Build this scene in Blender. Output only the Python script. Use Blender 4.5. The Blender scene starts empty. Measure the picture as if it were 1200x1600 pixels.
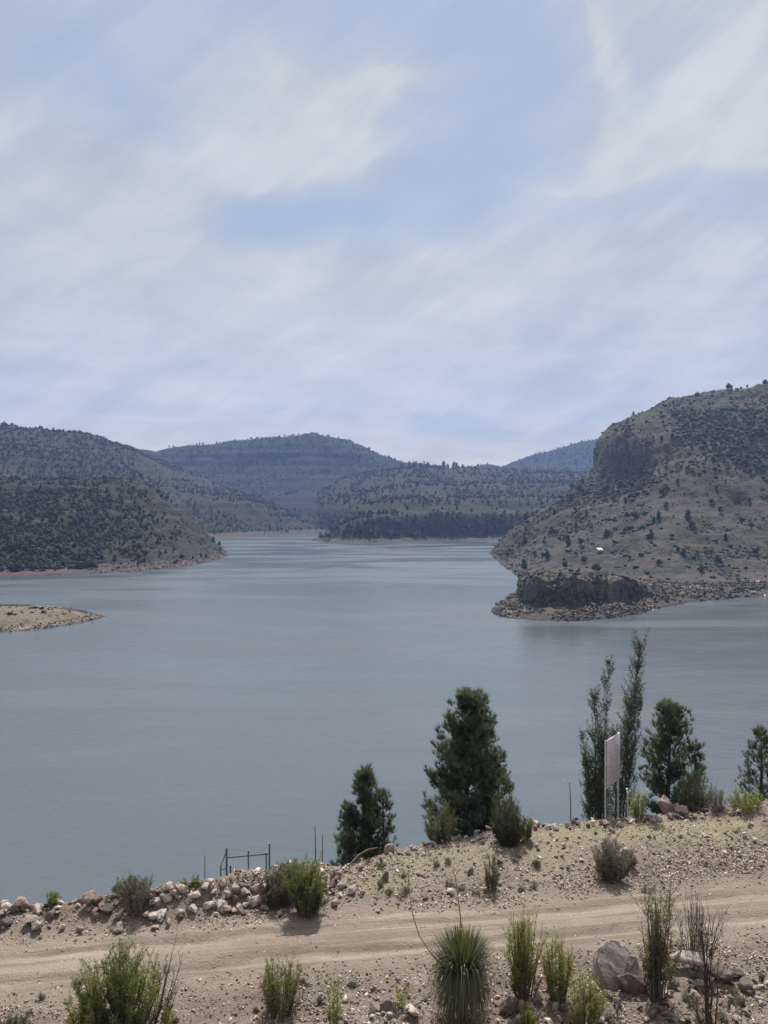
import bpy, bmesh, math, random
import numpy as np
from mathutils import Vector, Matrix, noise as mnoise
random.seed(7); RNG = np.random.default_rng(7)
SC = bpy.context.scene; COL = SC.collection

# ------------------------------------------------------------------ camera, sky, sun, exposure
CAM_Z, FPX, HZ = 50.0, 1256.0, 790.0            # eye height over the water, focal length and horizon row of a 1200x1600 frame
PITCH = math.atan((800 - HZ) / FPX)
cam = bpy.data.objects.new('camera', bpy.data.cameras.new('camera')); COL.objects.link(cam)
cam.data.sensor_fit = 'VERTICAL'; cam.data.sensor_height = 24; cam.data.lens = FPX / 1600 * 24
cam.data.clip_end = 30000; cam.data.clip_start = 0.1
cam.location = (0, 0, CAM_Z); cam.rotation_euler = (math.pi / 2 - PITCH, 0, 0)
SC.camera = cam
SUN_EL, SUN_AZ = math.radians(56), math.radians(9)    # azimuth from +Y (the view) towards +X
sun = bpy.data.objects.new('sun', bpy.data.lights.new('sun', 'SUN')); COL.objects.link(sun)
sun.data.energy = 5.0; sun.data.angle = math.radians(0.6); sun.data.color = (1.0, 0.955, 0.89)
sd = Vector((math.sin(SUN_AZ) * math.cos(SUN_EL), math.cos(SUN_AZ) * math.cos(SUN_EL), math.sin(SUN_EL)))
sun.rotation_euler = sd.to_track_quat('Z', 'Y').to_euler(); sun.location = sd * 300
SC.view_settings.view_transform = 'Standard'; SC.view_settings.look = 'None'
SC.view_settings.gamma = 1; SC.view_settings.use_curve_mapping = False; SC.view_settings.exposure = 0.33
HAZE_DENSITY = 0.00011
SC.render.engine = 'CYCLES'
SC.cycles.max_bounces = 6; SC.cycles.diffuse_bounces = 2; SC.cycles.glossy_bounces = 2
SC.cycles.transmission_bounces = 3; SC.cycles.volume_bounces = 0; SC.cycles.transparent_max_bounces = 4
SC.cycles.use_denoising = True

class NT:
    """small node helper"""
    def __init__(s, tree): s.t = tree; s.n = tree.nodes; s.l = tree.links
    def add(s, typ, **kw):
        n = s.n.new(typ)
        for k, v in kw.items(): setattr(n, k, v)
        return n
    def put(s, sock, v):
        if hasattr(v, 'links') or isinstance(v, bpy.types.NodeSocket): s.l.new(v, sock)
        else: sock.default_value = v
    def math(s, op, a, b=0.0, c=0.0, clamp=False):
        n = s.add('ShaderNodeMath', operation=op); n.use_clamp = clamp
        s.put(n.inputs[0], a); s.put(n.inputs[1], b)
        if op in ('MULTIPLY_ADD', 'SMOOTH_MIN', 'SMOOTH_MAX'): s.put(n.inputs[2], c)
        return n.outputs[0]
    def mix(s, f, a, b, mode='MIX'):
        n = s.add('ShaderNodeMix', data_type='RGBA', blend_type=mode)
        s.put(n.inputs[0], f); s.put(n.inputs[6], a); s.put(n.inputs[7], b)
        return n.outputs[2]
    def ramp(s, f, stops):
        n = s.add('ShaderNodeValToRGB'); e = n.color_ramp.elements
        while len(e) > 1: e.remove(e[-1])
        e[0].position = stops[0][0]; e[0].color = stops[0][1]
        for p, c in stops[1:]: k = e.new(p); k.color = c
        s.put(n.inputs[0], f); return n.outputs[0]
    def noise(s, vec, scale, detail=4, rough=0.55, dist=0.0, w=None):
        n = s.add('ShaderNodeTexNoise'); n.inputs['Scale'].default_value = scale
        n.inputs['Detail'].default_value = detail; n.inputs['Roughness'].default_value = rough
        n.inputs['Distortion'].default_value = dist
        if vec is not None: s.l.new(vec, n.inputs['Vector'])
        return n.outputs['Fac']
    def maprange(s, v, a, b, c=0.0, d=1.0, smooth=True):
        n = s.add('ShaderNodeMapRange'); n.interpolation_type = 'SMOOTHSTEP' if smooth else 'LINEAR'
        s.put(n.inputs[0], v)
        for i, x in enumerate((a, b, c, d)): s.put(n.inputs[i + 1], x)
        return n.outputs[0]
    def scale(s, vec, sc):
        n = s.add('ShaderNodeVectorMath', operation='MULTIPLY'); s.l.new(vec, n.inputs[0]); n.inputs[1].default_value = sc
        return n.outputs[0]

def rgb(r, g, b): return (r, g, b, 1.0)

world = bpy.data.worlds.new('World'); SC.world = world; world.use_nodes = True
W = NT(world.node_tree); W.n.clear()
SKY_STRENGTH = 0.1
sky = W.add('ShaderNodeTexSky', sky_type='NISHITA'); sky.sun_disc = False
sky.sun_elevation = SUN_EL; sky.sun_rotation = SUN_AZ; sky.altitude = 1800; sky.dust_density = 1.2
tc = W.add('ShaderNodeTexCoord'); sep = W.add('ShaderNodeSeparateXYZ'); W.l.new(tc.outputs['Generated'], sep.inputs[0])
dx, dy, dz = sep.outputs
az = W.math('ARCTAN2', dx, dy); el = W.math('ARCSINE', dz)
cmb = W.add('ShaderNodeCombineXYZ'); W.put(cmb.inputs[0], az); W.put(cmb.inputs[1], el)
zz = W.math('MAXIMUM', dz, 0.0); zz = W.math('ADD', zz, 0.16)
pc = W.add('ShaderNodeCombineXYZ'); W.put(pc.inputs[0], W.math('DIVIDE', dx, zz)); W.put(pc.inputs[1], W.math('DIVIDE', dy, zz))
n1 = W.noise(pc.outputs[0], 0.8, 7, 0.5, 0.4)
n2 = W.noise(pc.outputs[0], 2.4, 7, 0.55, 0.35)
# the wind has drawn the cirrus out: a stretched, fibrous noise
rot = W.add('ShaderNodeVectorRotate', rotation_type='Z_AXIS'); W.l.new(cmb.outputs[0], rot.inputs['Vector']); rot.inputs['Angle'].default_value = math.radians(-33)
n3 = W.noise(W.scale(rot.outputs[0], (1.9, 8.5, 1)), 1.9, 10, 0.64, 0.5)
wn = W.add('ShaderNodeTexNoise'); wn.inputs['Scale'].default_value = 3.6; wn.inputs['Detail'].default_value = 5
W.l.new(cmb.outputs[0], wn.inputs['Vector'])
wsub = W.add('ShaderNodeVectorMath', operation='SUBTRACT'); W.l.new(wn.outputs['Color'], wsub.inputs[0]); wsub.inputs[1].default_value = (.5, .5, .5)
wadd = W.add('ShaderNodeVectorMath', operation='MULTIPLY_ADD'); W.l.new(wsub.outputs[0], wadd.inputs[0]); wadd.inputs[1].default_value = (.26, .17, 0); W.l.new(cmb.outputs[0], wadd.inputs[2])
WARP = wadd.outputs[0]
def blob(px, py, rx, ry, ang, amp):
    """soft opening or bank of cloud at a bearing; amp is added to the cover"""
    a = math.atan((px - 600) / FPX); e = math.atan((HZ - py) / FPX * math.cos(a))
    s1 = W.add('ShaderNodeVectorMath', operation='SUBTRACT'); W.l.new(WARP, s1.inputs[0]); s1.inputs[1].default_value = (a, e, 0)
    r1 = W.add('ShaderNodeVectorRotate', rotation_type='Z_AXIS'); W.l.new(s1.outputs[0], r1.inputs['Vector']); r1.inputs['Angle'].default_value = math.radians(-ang)
    m1 = W.scale(r1.outputs[0], (FPX / rx, FPX / ry, 0))
    ln = W.add('ShaderNodeVectorMath', operation='DOT_PRODUCT'); W.l.new(m1, ln.inputs[0]); W.l.new(m1, ln.inputs[1])
    ex = W.math('POWER', 2.71828, W.math('MULTIPLY', ln.outputs['Value'], -1.0))
    return W.math('MULTIPLY', ex, amp)
cover = W.math('MULTIPLY_ADD', W.math('SUBTRACT', n1, 0.5), 0.75, 0.90)
cover = W.math('ADD', cover, W.math('MULTIPLY', W.math('SUBTRACT', n2, 0.5), 0.22))
cover = W.math('ADD', cover, W.math('MULTIPLY', W.math('SUBTRACT', n3, 0.5), 0.50))
for b in [(450, 350, 130, 48, 5, -.75), (640, 340, 190, 70, 18, -.42), (740, 240, 130, 110, 30, -.34),
          (520, 20, 330, 70, 0, -.50), (60, 90, 170, 110, 0, -.35), (200, 200, 130, 60, -30, -.28), (760, 90, 150, 110, 0, -.35),
          (690, 668, 95, 26, 0, -.55), (880, 640, 80, 30, 20, -.25), (60, 600, 200, 50, 0, -.15), (480, 640, 140, 14, 0, -.15),
          (440, 205, 135, 42, 26, .50), (500, 180, 75, 55, 50, .35), (620, 132, 110, 20, 10, .40), (430, 110, 80, 30, -35, .25), (280, 290, 160, 45, 12, .30),
          (1110, 205, 150, 55, 10, .45), (1010, 325, 150, 38, 0, -.30), (1010, 272, 170, 12, 0, .40), (918, 60, 20, 150, -5, .26), (540, 480, 420, 90, 0, .25), (750, 560, 420, 90, 0, .20), (200, 400, 200, 120, 0, .15)]:
    cover = W.math('ADD', cover, blob(*b))
cover = W.math('ADD', cover, W.maprange(el, .0, .16, .45, 0))
cover = W.maprange(cover, 0.0, 1.06, 0.10, 0.98)
cl = W.mix(W.maprange(n2, .25, .78), rgb(4.6, 4.85, 4.9), rgb(5.8, 5.95, 5.85))
cl = W.mix(W.maprange(cover, .80, 1.0), W.mix(1.0, cl, rgb(.88, .91, .94), 'MULTIPLY'), cl)
cl = W.mix(W.maprange(W.noise(pc.outputs[0], 0.6, 5, .5, .4), .35, .65), W.mix(1.0, cl, rgb(.88, .90, .94), 'MULTIPLY'), cl)
cl = W.mix(W.maprange(n3, .36, .64), W.mix(1.0, cl, rgb(.91, .92, .94), 'MULTIPLY'), W.mix(1.0, cl, rgb(1.03, 1.03, 1.03), 'MULTIPLY'))
lowel = W.maprange(el, 0.0, 0.5, 1.0, 0.0)
blue = W.mix(1.0, sky.outputs[0], rgb(.95, .92, 1.0), 'MULTIPLY')
blue = W.mix(0.70, blue, rgb(3.35, 4.0, 4.85))
cl = W.mix(W.maprange(el, .0, .20, 1.0, 0), cl, W.mix(1.0, cl, rgb(1.20, 1.09, .96), 'MULTIPLY'))
colr = W.mix(cover, blue, cl)
bg = W.add('ShaderNodeBackground'); W.l.new(colr, bg.inputs[0]); bg.inputs[1].default_value = SKY_STRENGTH
ow = W.add('ShaderNodeOutputWorld'); W.l.new(bg.outputs[0], ow.inputs[0])

# ------------------------------------------------------------------ helpers
def P(px, py, D):
    """the point seen at a pixel of the 1200x1600 frame, D metres ahead"""
    x = (px - 600) / FPX; zc = -(py - 800) / FPX
    c, s = math.cos(PITCH), math.sin(PITCH)
    y = c + zc * s; z = zc * c - s
    return np.array([x / y * D, D, CAM_Z + z / y * D])
def proj(p):
    p = np.asarray(p, float); c, s = math.cos(PITCH), math.sin(PITCH)
    y, z = p[..., 1], p[..., 2] - CAM_Z
    d = y * c - z * s; u = y * s + z * c
    return 600 + p[..., 0] / d * FPX, 800 - u / d * FPX

def _h(ix, iy, iz, seed):
    n = (ix * 374761393 + iy * 668265263 + iz * 2147483647 + seed * 974711) & 0xffffffff
    n = ((n ^ (n >> 13)) * 1274126177) & 0xffffffff
    return ((n ^ (n >> 16)) & 0xffff) / 65535.0
def vnoise(x, y, z=0.0, seed=0):
    x, y, z = np.broadcast_arrays(np.asarray(x, float), np.asarray(y, float), np.asarray(z, float))
    ix, iy, iz = np.floor(x).astype(np.int64), np.floor(y).astype(np.int64), np.floor(z).astype(np.int64)
    fx, fy, fz = x - ix, y - iy, z - iz
    fx, fy, fz = [f * f * (3 - 2 * f) for f in (fx, fy, fz)]
    r = 0
    for a in (0, 1):
        for b in (0, 1):
            for c in (0, 1):
                r = r + _h(ix + a, iy + b, iz + c, seed) * (fx if a else 1 - fx) * (fy if b else 1 - fy) * (fz if c else 1 - fz)
    return r
def fbm(x, y, z=0.0, octaves=4, seed=0, rough=0.5):
    a, t, s = 1.0, 0, 0.0
    for o in range(octaves):
        s = s + a * (vnoise(x * 2 ** o, y * 2 ** o, z * 2 ** o, seed + o * 17) - .5); t += a; a *= rough
    return s / t * 2
def sstep(a, b, x):
    t = np.clip((x - a) / (b - a), 0, 1); return t * t * (3 - 2 * t)

def tag(o, label=None, cat=None, group=None, kind=None):
    if label: o['label'] = label
    if cat: o['category'] = cat
    if group: o['group'] = group
    if kind: o['kind'] = kind
    return o
def link(o, parent=None):
    COL.objects.link(o)
    if parent is not None: o.parent = parent
    return o
def np_mesh(name, V, F, mat, tint=None, smooth=False):
    """V (n,3), F (m,3) or (m,4)"""
    V = np.ascontiguousarray(V, np.float32); F = np.ascontiguousarray(F, np.int32)
    me = bpy.data.meshes.new(name); k = F.shape[1]
    me.vertices.add(len(V)); me.vertices.foreach_set('co', V.ravel())
    me.loops.add(F.size); me.loops.foreach_set('vertex_index', F.ravel())
    me.polygons.add(len(F)); me.polygons.foreach_set('loop_start', np.arange(0, F.size, k, dtype=np.int32))
    try: me.polygons.foreach_set('loop_total', np.full(len(F), k, np.int32))
    except Exception: pass
    if smooth: me.polygons.foreach_set('use_smooth', np.ones(len(F), bool))
    if tint is not None:
        a = me.attributes.new('tint', 'FLOAT', 'POINT'); a.data.foreach_set('value', np.ascontiguousarray(tint, np.float32))
    me.update(calc_edges=True)
    if mat: me.materials.append(mat)
    return me
def obj(name, me, parent=None, loc=None):
    o = link(bpy.data.objects.new(name, me), parent)
    if loc is not None: o.location = [float(v) for v in loc]
    return o
def empty(name, loc):
    o = link(bpy.data.objects.new(name, None)); o.location = [float(v) for v in loc]; o.empty_display_size = .2; return o
class Geo:
    def __init__(s): s.v, s.f, s.t, s.n = [], [], [], 0
    def add(s, V, F, t=0.5):
        V = np.asarray(V, float).reshape(-1, 3); F = np.asarray(F, int)
        s.v.append(V); s.f.append(F + s.n); s.n += len(V)
        s.t.append(np.full(len(V), t) if np.isscalar(t) else np.asarray(t, float).ravel())
    def mesh(s, name, mat, smooth=False):
        V = np.concatenate(s.v)
        if len({f.shape[1] for f in s.f}) > 1:
            F = np.concatenate([f if f.shape[1] == 3 else np.concatenate([f[:, [0, 1, 2]], f[:, [0, 2, 3]]]) for f in s.f])
        else: F = np.concatenate(s.f)
        return np_mesh(name, V, F, mat, np.concatenate(s.t), smooth)
def tube(g, pts, rad, n=6, t=0.5):
    pts = np.asarray(pts, float); m = len(pts); rad = np.broadcast_to(rad, (m,))
    d = np.gradient(pts, axis=0); d /= np.linalg.norm(d, axis=1, keepdims=True) + 1e-9
    ref = np.array([0.0, 0, 1]) if abs(d[0, 2]) < .9 else np.array([1.0, 0, 0])
    a = np.cross(d, ref); a /= np.linalg.norm(a, axis=1, keepdims=True) + 1e-9; b = np.cross(d, a)
    th = np.arange(n) * 2 * math.pi / n
    V = pts[:, None] + rad[:, None, None] * (np.cos(th)[None, :, None] * a[:, None] + np.sin(th)[None, :, None] * b[:, None])
    i = np.arange(m - 1)[:, None] * n; j = np.arange(n)[None]; k = (j + 1) % n
    F = np.stack([i + j, i + k, i + n + k, i + n + j], -1).reshape(-1, 4)
    g.add(V.reshape(-1, 3), F, t)
    c = np.arange(n)
    g.add(np.concatenate([V[-1], pts[-1:]]), np.stack([c, (c + 1) % n, np.full(n, n)], -1), t)
def box(g, lo, hi, M=None, t=.5):
    lo, hi = np.array(lo, float), np.array(hi, float)
    V = np.array([[(lo, hi)[i][0], (lo, hi)[j][1], (lo, hi)[k][2]] for i in (0, 1) for j in (0, 1) for k in (0, 1)])
    if M is not None: V = V @ np.array(M)[:3, :3].T + np.array(M)[:3, 3]
    g.add(V, [[0, 1, 3, 2], [4, 6, 7, 5], [0, 4, 5, 1], [2, 3, 7, 6], [0, 2, 6, 4], [1, 5, 7, 3]], t)
def bevelled(me, w, seg=2):
    bm = bmesh.new(); bm.from_mesh(me); bmesh.ops.bevel(bm, geom=bm.edges[:], offset=w, segments=seg, affect='EDGES', profile=.6)
    bm.to_mesh(me); bm.free(); return me

# ------------------------------------------------------------------ materials
def newmat(name):
    m = bpy.data.materials.new(name); m.use_nodes = True; t = NT(m.node_tree)
    b = t.n['Principled BSDF']; return m, t, b
def geo_pos(t): return t.add('ShaderNodeNewGeometry').outputs['Position']
def tintattr(t):
    a = t.add('ShaderNodeAttribute'); a.attribute_name = 'tint'; return a.outputs['Fac']
def bump(t, b, h, dist, strength=1.0):
    n = t.add('ShaderNodeBump'); n.inputs['Strength'].default_value = strength; n.inputs['Distance'].default_value = dist
    t.put(n.inputs['Height'], h); t.l.new(n.outputs[0], b.inputs['Normal'])

def hill_mat(name, soil, grass, green, rock, shore=(.26, .18, .145), green_amt=.5, grass_amt=.5, sc=1.0, shore_h=5.0, strata=.35):
    m, t, b = newmat(name); pos = geo_pos(t)
    nb = t.noise(pos, .012 / sc, 6, .6, .5); nm = t.noise(pos, .05 / sc, 6, .62, .4); nf = t.noise(pos, .35 / sc, 5, .65)
    c = t.mix(t.maprange(t.math('MULTIPLY_ADD', nm, .6, t.math('MULTIPLY', nb, .6)), .55 - .25 * grass_amt, .78 - .25 * grass_amt), rgb(*soil), rgb(*grass))
    c = t.mix(t.maprange(t.math('MULTIPLY_ADD', nf, .55, t.math('MULTIPLY', nm, .6)), .66 - .25 * green_amt, .76 - .25 * green_amt), c, rgb(*green))
    c = t.mix(t.maprange(nf, .55, .75, 0, .5), c, rgb(*[v * 1.5 for v in soil]))
    sepz = t.add('ShaderNodeSeparateXYZ'); t.l.new(pos, sepz.inputs[0]); z = sepz.outputs[2]
    # ledges of harder rock follow the level
    st = t.noise(t.scale(pos, (.012, .012, .55)), 1.0 / sc, 4, .6, .3)
    c = t.mix(t.maprange(st, .60, .68, 0, strata), c, rgb(*[v * 1.35 for v in rock]))
    gn = t.add('ShaderNodeNewGeometry'); sn = t.add('ShaderNodeSeparateXYZ'); t.l.new(gn.outputs['True Normal'], sn.inputs[0])
    steep = t.maprange(sn.outputs[2], .62, .42)
    rc = t.mix(t.maprange(t.noise(t.scale(pos, (.8, .8, .16)), .55, 7, .7, .4), .42, .58), rgb(*[v * .55 for v in rock]), rgb(*rock))
    c = t.mix(steep, c, rc)
    zz = t.math('MULTIPLY_ADD', t.math('SUBTRACT', nm, .5), shore_h * 1.2, z)
    sh = t.maprange(zz, shore_h, shore_h * .55)
    c = t.mix(sh, c, t.mix(t.maprange(nf, .35, .65), rgb(*[v * .6 for v in shore]), rgb(*shore)))
    wet = t.maprange(z, .9, .3)
    c = t.mix(t.math('MULTIPLY', wet, .6), c, rgb(.06, .05, .045))
    t.l.new(c, b.inputs['Base Color']); b.inputs['Roughness'].default_value = .95; b.inputs['Specular IOR Level'].default_value = .15
    bump(t, b, t.math('MULTIPLY_ADD', nf, .6, nm), 5.0 * sc, .8)
    return m
M_HILL_NEAR = hill_mat('hill_soil_brown', (.088, .069, .063), (.086, .075, .052), (.034, .039, .030), (.10, .092, .09), shore=(.12, .095, .088), green_amt=.56, grass_amt=.30, strata=.30)
M_HILL_LEFT = hill_mat('hill_soil_green', (.037, .033, .026), (.052, .047, .029), (.021, .026, .018), (.070, .060, .054), shore=(.135, .098, .085), green_amt=.62, grass_amt=.6, strata=.3)
M_HILL_FAR = hill_mat('hill_far_wooded', (.022, .021, .020), (.027, .027, .021), (.014, .018, .016), (.052, .045, .043), shore=(.10, .08, .075), green_amt=.8, sc=2.2, shore_h=6, strata=.6)
M_HILL_MID = hill_mat('hill_terraced', (.027, .026, .022), (.046, .048, .027), (.018, .023, .017), (.060, .052, .048), shore=(.12, .095, .09), green_amt=.65, grass_amt=.8, sc=1.6, shore_h=6, strata=.5)
M_HEAD = hill_mat('headland_rock', (.12, .095, .078), (.125, .108, .066), (.04, .045, .03), (.16, .148, .145), shore=(.10, .085, .078), green_amt=.4, shore_h=3, strata=.1)
M_ISLE = hill_mat('island_dry_grass', (.19, .155, .12), (.18, .155, .105), (.10, .085, .06), (.16, .13, .12), shore=(.27, .23, .215), green_amt=.35, grass_amt=.5, sc=.5, shore_h=1.3)

def leaf_mat(name, stops, trans=.3, rough=.55):
    m, t, b = newmat(name); tt = tintattr(t)
    c = t.ramp(tt, [(p, rgb(*k)) for p, k in stops])
    t.l.new(c, b.inputs['Base Color']); b.inputs['Roughness'].default_value = rough; b.inputs['Specular IOR Level'].default_value = .3
    tr = t.add('ShaderNodeBsdfTranslucent'); t.l.new(t.mix(1.0, c, rgb(1.0, 1.1, .6), 'MULTIPLY'), tr.inputs[0])
    mx = t.add('ShaderNodeMixShader'); mx.inputs[0].default_value = trans
    t.l.new(b.outputs[0], mx.inputs[1]); t.l.new(tr.outputs[0], mx.inputs[2]); t.l.new(mx.outputs[0], t.n['Material Output'].inputs[0])
    return m
L_FAR = leaf_mat('far_tree_foliage', [(0, (.018, .025, .019)), (.5, (.033, .041, .028)), (1, (.058, .066, .040))], .12, .8)
L_PINE = leaf_mat('pine_needles', [(0, (.028, .043, .033)), (.5, (.098, .132, .098)), (1, (.25, .28, .205))], .35, .45)
L_POP = leaf_mat('poplar_leaves', [(0, (.045, .058, .042)), (.5, (.10, .125, .085)), (1, (.21, .235, .165))], .35)
L_GREEN = leaf_mat('shrub_leaves_green', [(0, (.05, .065, .026)), (.5, (.155, .185, .072)), (1, (.34, .34, .15))], .48)
L_YELL = leaf_mat('shrub_leaves_yellow_green', [(0, (.09, .11, .035)), (.5, (.24, .255, .08)), (1, (.44, .41, .17))], .48)
L_GREY = leaf_mat('shrub_leaves_grey', [(0, (.085, .078, .064)), (.5, (.16, .145, .118)), (1, (.26, .24, .20))], .3)
L_OLIVE = leaf_mat('shrub_leaves_olive', [(0, (.06, .065, .036)), (.5, (.13, .135, .072)), (1, (.23, .22, .13))], .35)
L_DARK = leaf_mat('shrub_leaves_dark', [(0, (.03, .036, .022)), (.5, (.055, .065, .035)), (1, (.11, .11, .06))], .25)
L_SOTOL = leaf_mat('sotol_blades', [(0, (.026, .033, .018)), (.45, (.080, .094, .048)), (.8, (.155, .165, .085)), (1, (.32, .29, .18))], .25, .35)
L_STRAW = leaf_mat('dry_grass', [(0, (.22, .17, .09)), (1, (.42, .35, .20))], .3)

def bark_mat(name, c):
    m, t, b = newmat(name); pos = t.add('ShaderNodeTexCoord').outputs['Object']
    n = t.noise(t.scale(pos, (1, 1, .25)), 25, 5, .6)
    t.l.new(t.mix(t.maprange(n, .35, .65), rgb(*[v * .6 for v in c]), rgb(*[v * 1.3 for v in c])), b.inputs['Base Color'])
    b.inputs['Roughness'].default_value = .9; bump(t, b, n, .02); return m
L_SCRUB = leaf_mat('far_scrub_foliage', [(0, (.030, .034, .026)), (.5, (.048, .052, .038)), (1, (.08, .08, .055))], .12, .8)
B_DARK = bark_mat('bark_dark', (.065, .05, .042)); B_GREY = bark_mat('bark_grey', (.20, .17, .15)); B_TWIG = bark_mat('twig_grey_brown', (.15, .115, .10))
B_STALK = bark_mat('dry_stalk', (.24, .19, .12))

def stone_mat(name, a, b_, c, use_obj=True):
    m, t, b = newmat(name)
    tt = tintattr(t)
    pos = t.add('ShaderNodeTexCoord').outputs['Object'] if use_obj else geo_pos(t)
    n = t.noise(pos, 3.2, 7, .62, .3); n2 = t.noise(pos, 22, 5, .6)
    if use_obj:
        oi = t.add('ShaderNodeObjectInfo'); tt = t.math('ADD', t.math('MULTIPLY', oi.outputs['Random'], .9), t.math('MULTIPLY', tt, .1))
    base = t.ramp(tt, [(0, rgb(*a)), (.5, rgb(*b_)), (1, rgb(*c))])
    cc = t.mix(t.maprange(n, .3, .7), t.mix(1.0, base, rgb(.66, .64, .62), 'MULTIPLY'), t.mix(1.0, base, rgb(1.22, 1.18, 1.15), 'MULTIPLY'))
    cc = t.mix(t.maprange(n2, .58, .72, 0, .45), cc, rgb(.42, .37, .34))
    t.l.new(cc, b.inputs['Base Color']); b.inputs['Roughness'].default_value = .88; b.inputs['Specular IOR Level'].default_value = .25
    bump(t, b, t.math('MULTIPLY_ADD', n2, .4, n), .06, .7); return m
S_ROCK = stone_mat('rubble_stone', (.20, .14, .13), (.33, .26, .24), (.50, .43, .40))
S_PALE = stone_mat('pale_stone', (.40, .33, .29), (.48, .42, .38), (.58, .54, .50))
S_DARK = stone_mat('dark_stone', (.105, .085, .08), (.135, .11, .10), (.17, .14, .13))
S_BOULDER = stone_mat('boulder_stone', (.27, .225, .215), (.30, .25, .24), (.33, .28, .27))
S_GRAVEL = stone_mat('gravel_stone', (.15, .112, .094), (.36, .285, .24), (.66, .58, .51), False)
S_SCREE = stone_mat('scree_stone', (.055, .05, .048), (.14, .12, .11), (.42, .38, .35), False)

def dirt_mat(name, road):
    m, t, b = newmat(name); pos = geo_pos(t)
    n1 = t.noise(pos, .22, 6, .6, .6); n2 = t.noise(pos, 1.6, 7, .65, .3); n3 = t.noise(pos, 14, 5, .7); n4 = t.noise(pos, 45, 3, .6)
    if road:
        c = t.mix(t.maprange(n1, .35, .65), rgb(.30, .242, .195), rgb(.36, .297, .243))
        mp = t.add('ShaderNodeMapping'); mp.inputs['Rotation'].default_value = (0, 0, -math.atan(.153)); t.l.new(pos, mp.inputs[0])
        st = t.noise(t.scale(mp.outputs[0], (.12, 2.6, 1)), 1.0, 6, .6, .25)
        c = t.mix(t.maprange(st, .40, .60, 0, .7), c, rgb(.20, .155, .122))
        c = t.mix(t.maprange(n3, .60, .70, 0, .5), c, rgb(.16, .12, .09))
        c = t.mix(t.maprange(n4, .62, .72, 0, .4), c, rgb(.48, .40, .32))
    else:
        c = t.mix(t.maprange(n1, .35, .65), rgb(.235, .185, .152), rgb(.31, .25, .205))
        c = t.mix(t.maprange(n2, .45, .62, 0, .7), c, rgb(.205, .158, .14))
        c = t.mix(t.maprange(n3, .50, .62, 0, .75), c, rgb(.10, .078, .066))
        c = t.mix(t.maprange(n4, .58, .68, 0, .6), c, rgb(.42, .35, .28))
        at = t.add('ShaderNodeAttribute'); at.attribute_name = 'tint'
        c = t.mix(t.math('MULTIPLY', at.outputs['Fac'], t.maprange(n2, .3, .6, .35, .9)), c, rgb(.33, .285, .185))
        du = t.add('ShaderNodeAttribute'); du.attribute_name = 'dust'
        c = t.mix(t.math('MULTIPLY', du.outputs['Fac'], t.maprange(n2, .35, .6, .3, 1.0)), c, rgb(.30, .24, .19))
    t.l.new(c, b.inputs['Base Color']); b.inputs['Roughness'].default_value = .95; b.inputs['Specular IOR Level'].default_value = .15
    bump(t, b, t.math('MULTIPLY_ADD', n3, .7, n2), .14 if road else .18, .9); return m
M_DIRT = dirt_mat('stony_dirt', False); M_ROAD = dirt_mat('packed_dirt', True)

def plain(name, c, rough=.5, metal=0.0, var=.25, scale=8.0):
    m, t, b = newmat(name); pos = t.add('ShaderNodeTexCoord').outputs['Object']
    n = t.noise(pos, scale, 6, .65, .4)
    t.l.new(t.mix(t.maprange(n, .35, .7), rgb(*c), rgb(*[v * (1 - var) for v in c])), b.inputs['Base Color'])
    b.inputs['Roughness'].default_value = rough; b.inputs['Metallic'].default_value = metal; bump(t, b, n, .004); return m
M_WHITE = plain('white_painted_metal', (.78, .78, .76), .45, 0, .2); M_STEEL = plain('dull_green_grey_steel', (.10, .13, .14), .5, .3, .35)
M_POST = plain('galvanised_post', (.62, .63, .62), .4, .2, .25); M_CONC = plain('pale_concrete', (.50, .48, .45), .85, 0, .3)
M_WOOD = plain('dead_wood', (.10, .075, .06), .9, 0, .4)
M_WALL = plain('shed_wall', (.20, .17, .15), .9)

# water
def water_mat():
    m, t, b = newmat('lake_water'); pos = geo_pos(t)
    wa = t.noise(t.scale(pos, (1.0, 1.5, 1)), .75, 5, .62, .5); wb = t.noise(t.scale(pos, (.9, 1.3, 1)), .17, 4, .55, .6)
    big = t.noise(t.scale(pos, (.35, 1.1, 1)), .011, 5, .55, 1.2); mid = t.noise(t.scale(pos, (.4, 1.2, 1)), .035, 4, .55, .8)
    wind = t.maprange(t.math('MULTIPLY_ADD', mid, .4, t.math('MULTIPLY', big, .7)), .42, .68)
    h = t.math('MULTIPLY_ADD', wb, 1.6, wa)
    bp = t.add('ShaderNodeBump'); t.put(bp.inputs['Height'], h); bp.inputs['Distance'].default_value = .30
    t.put(bp.inputs['Strength'], t.maprange(wind, 0, 1, .24, .42)); t.l.new(bp.outputs[0], b.inputs['Normal'])
    b.inputs['Base Color'].default_value = rgb(.080, .096, .108)
    t.put(b.inputs['Roughness'], t.maprange(wind, 0, 1, .12, .26)); b.inputs['IOR'].default_value = 1.48
    b.inputs['Specular IOR Level'].default_value = .5
    return m
M_WATER = water_mat()
wm = np_mesh('lake_water', [(-3500, 40, 0), (3500, 40, 0), (3500, 4000, 0), (-3500, 4000, 0)], [[0, 1, 2, 3]], M_WATER)
tag(obj('lake_water', wm), 'grey-blue rippled water of the lake between the hills', 'lake', kind='structure')

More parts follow.
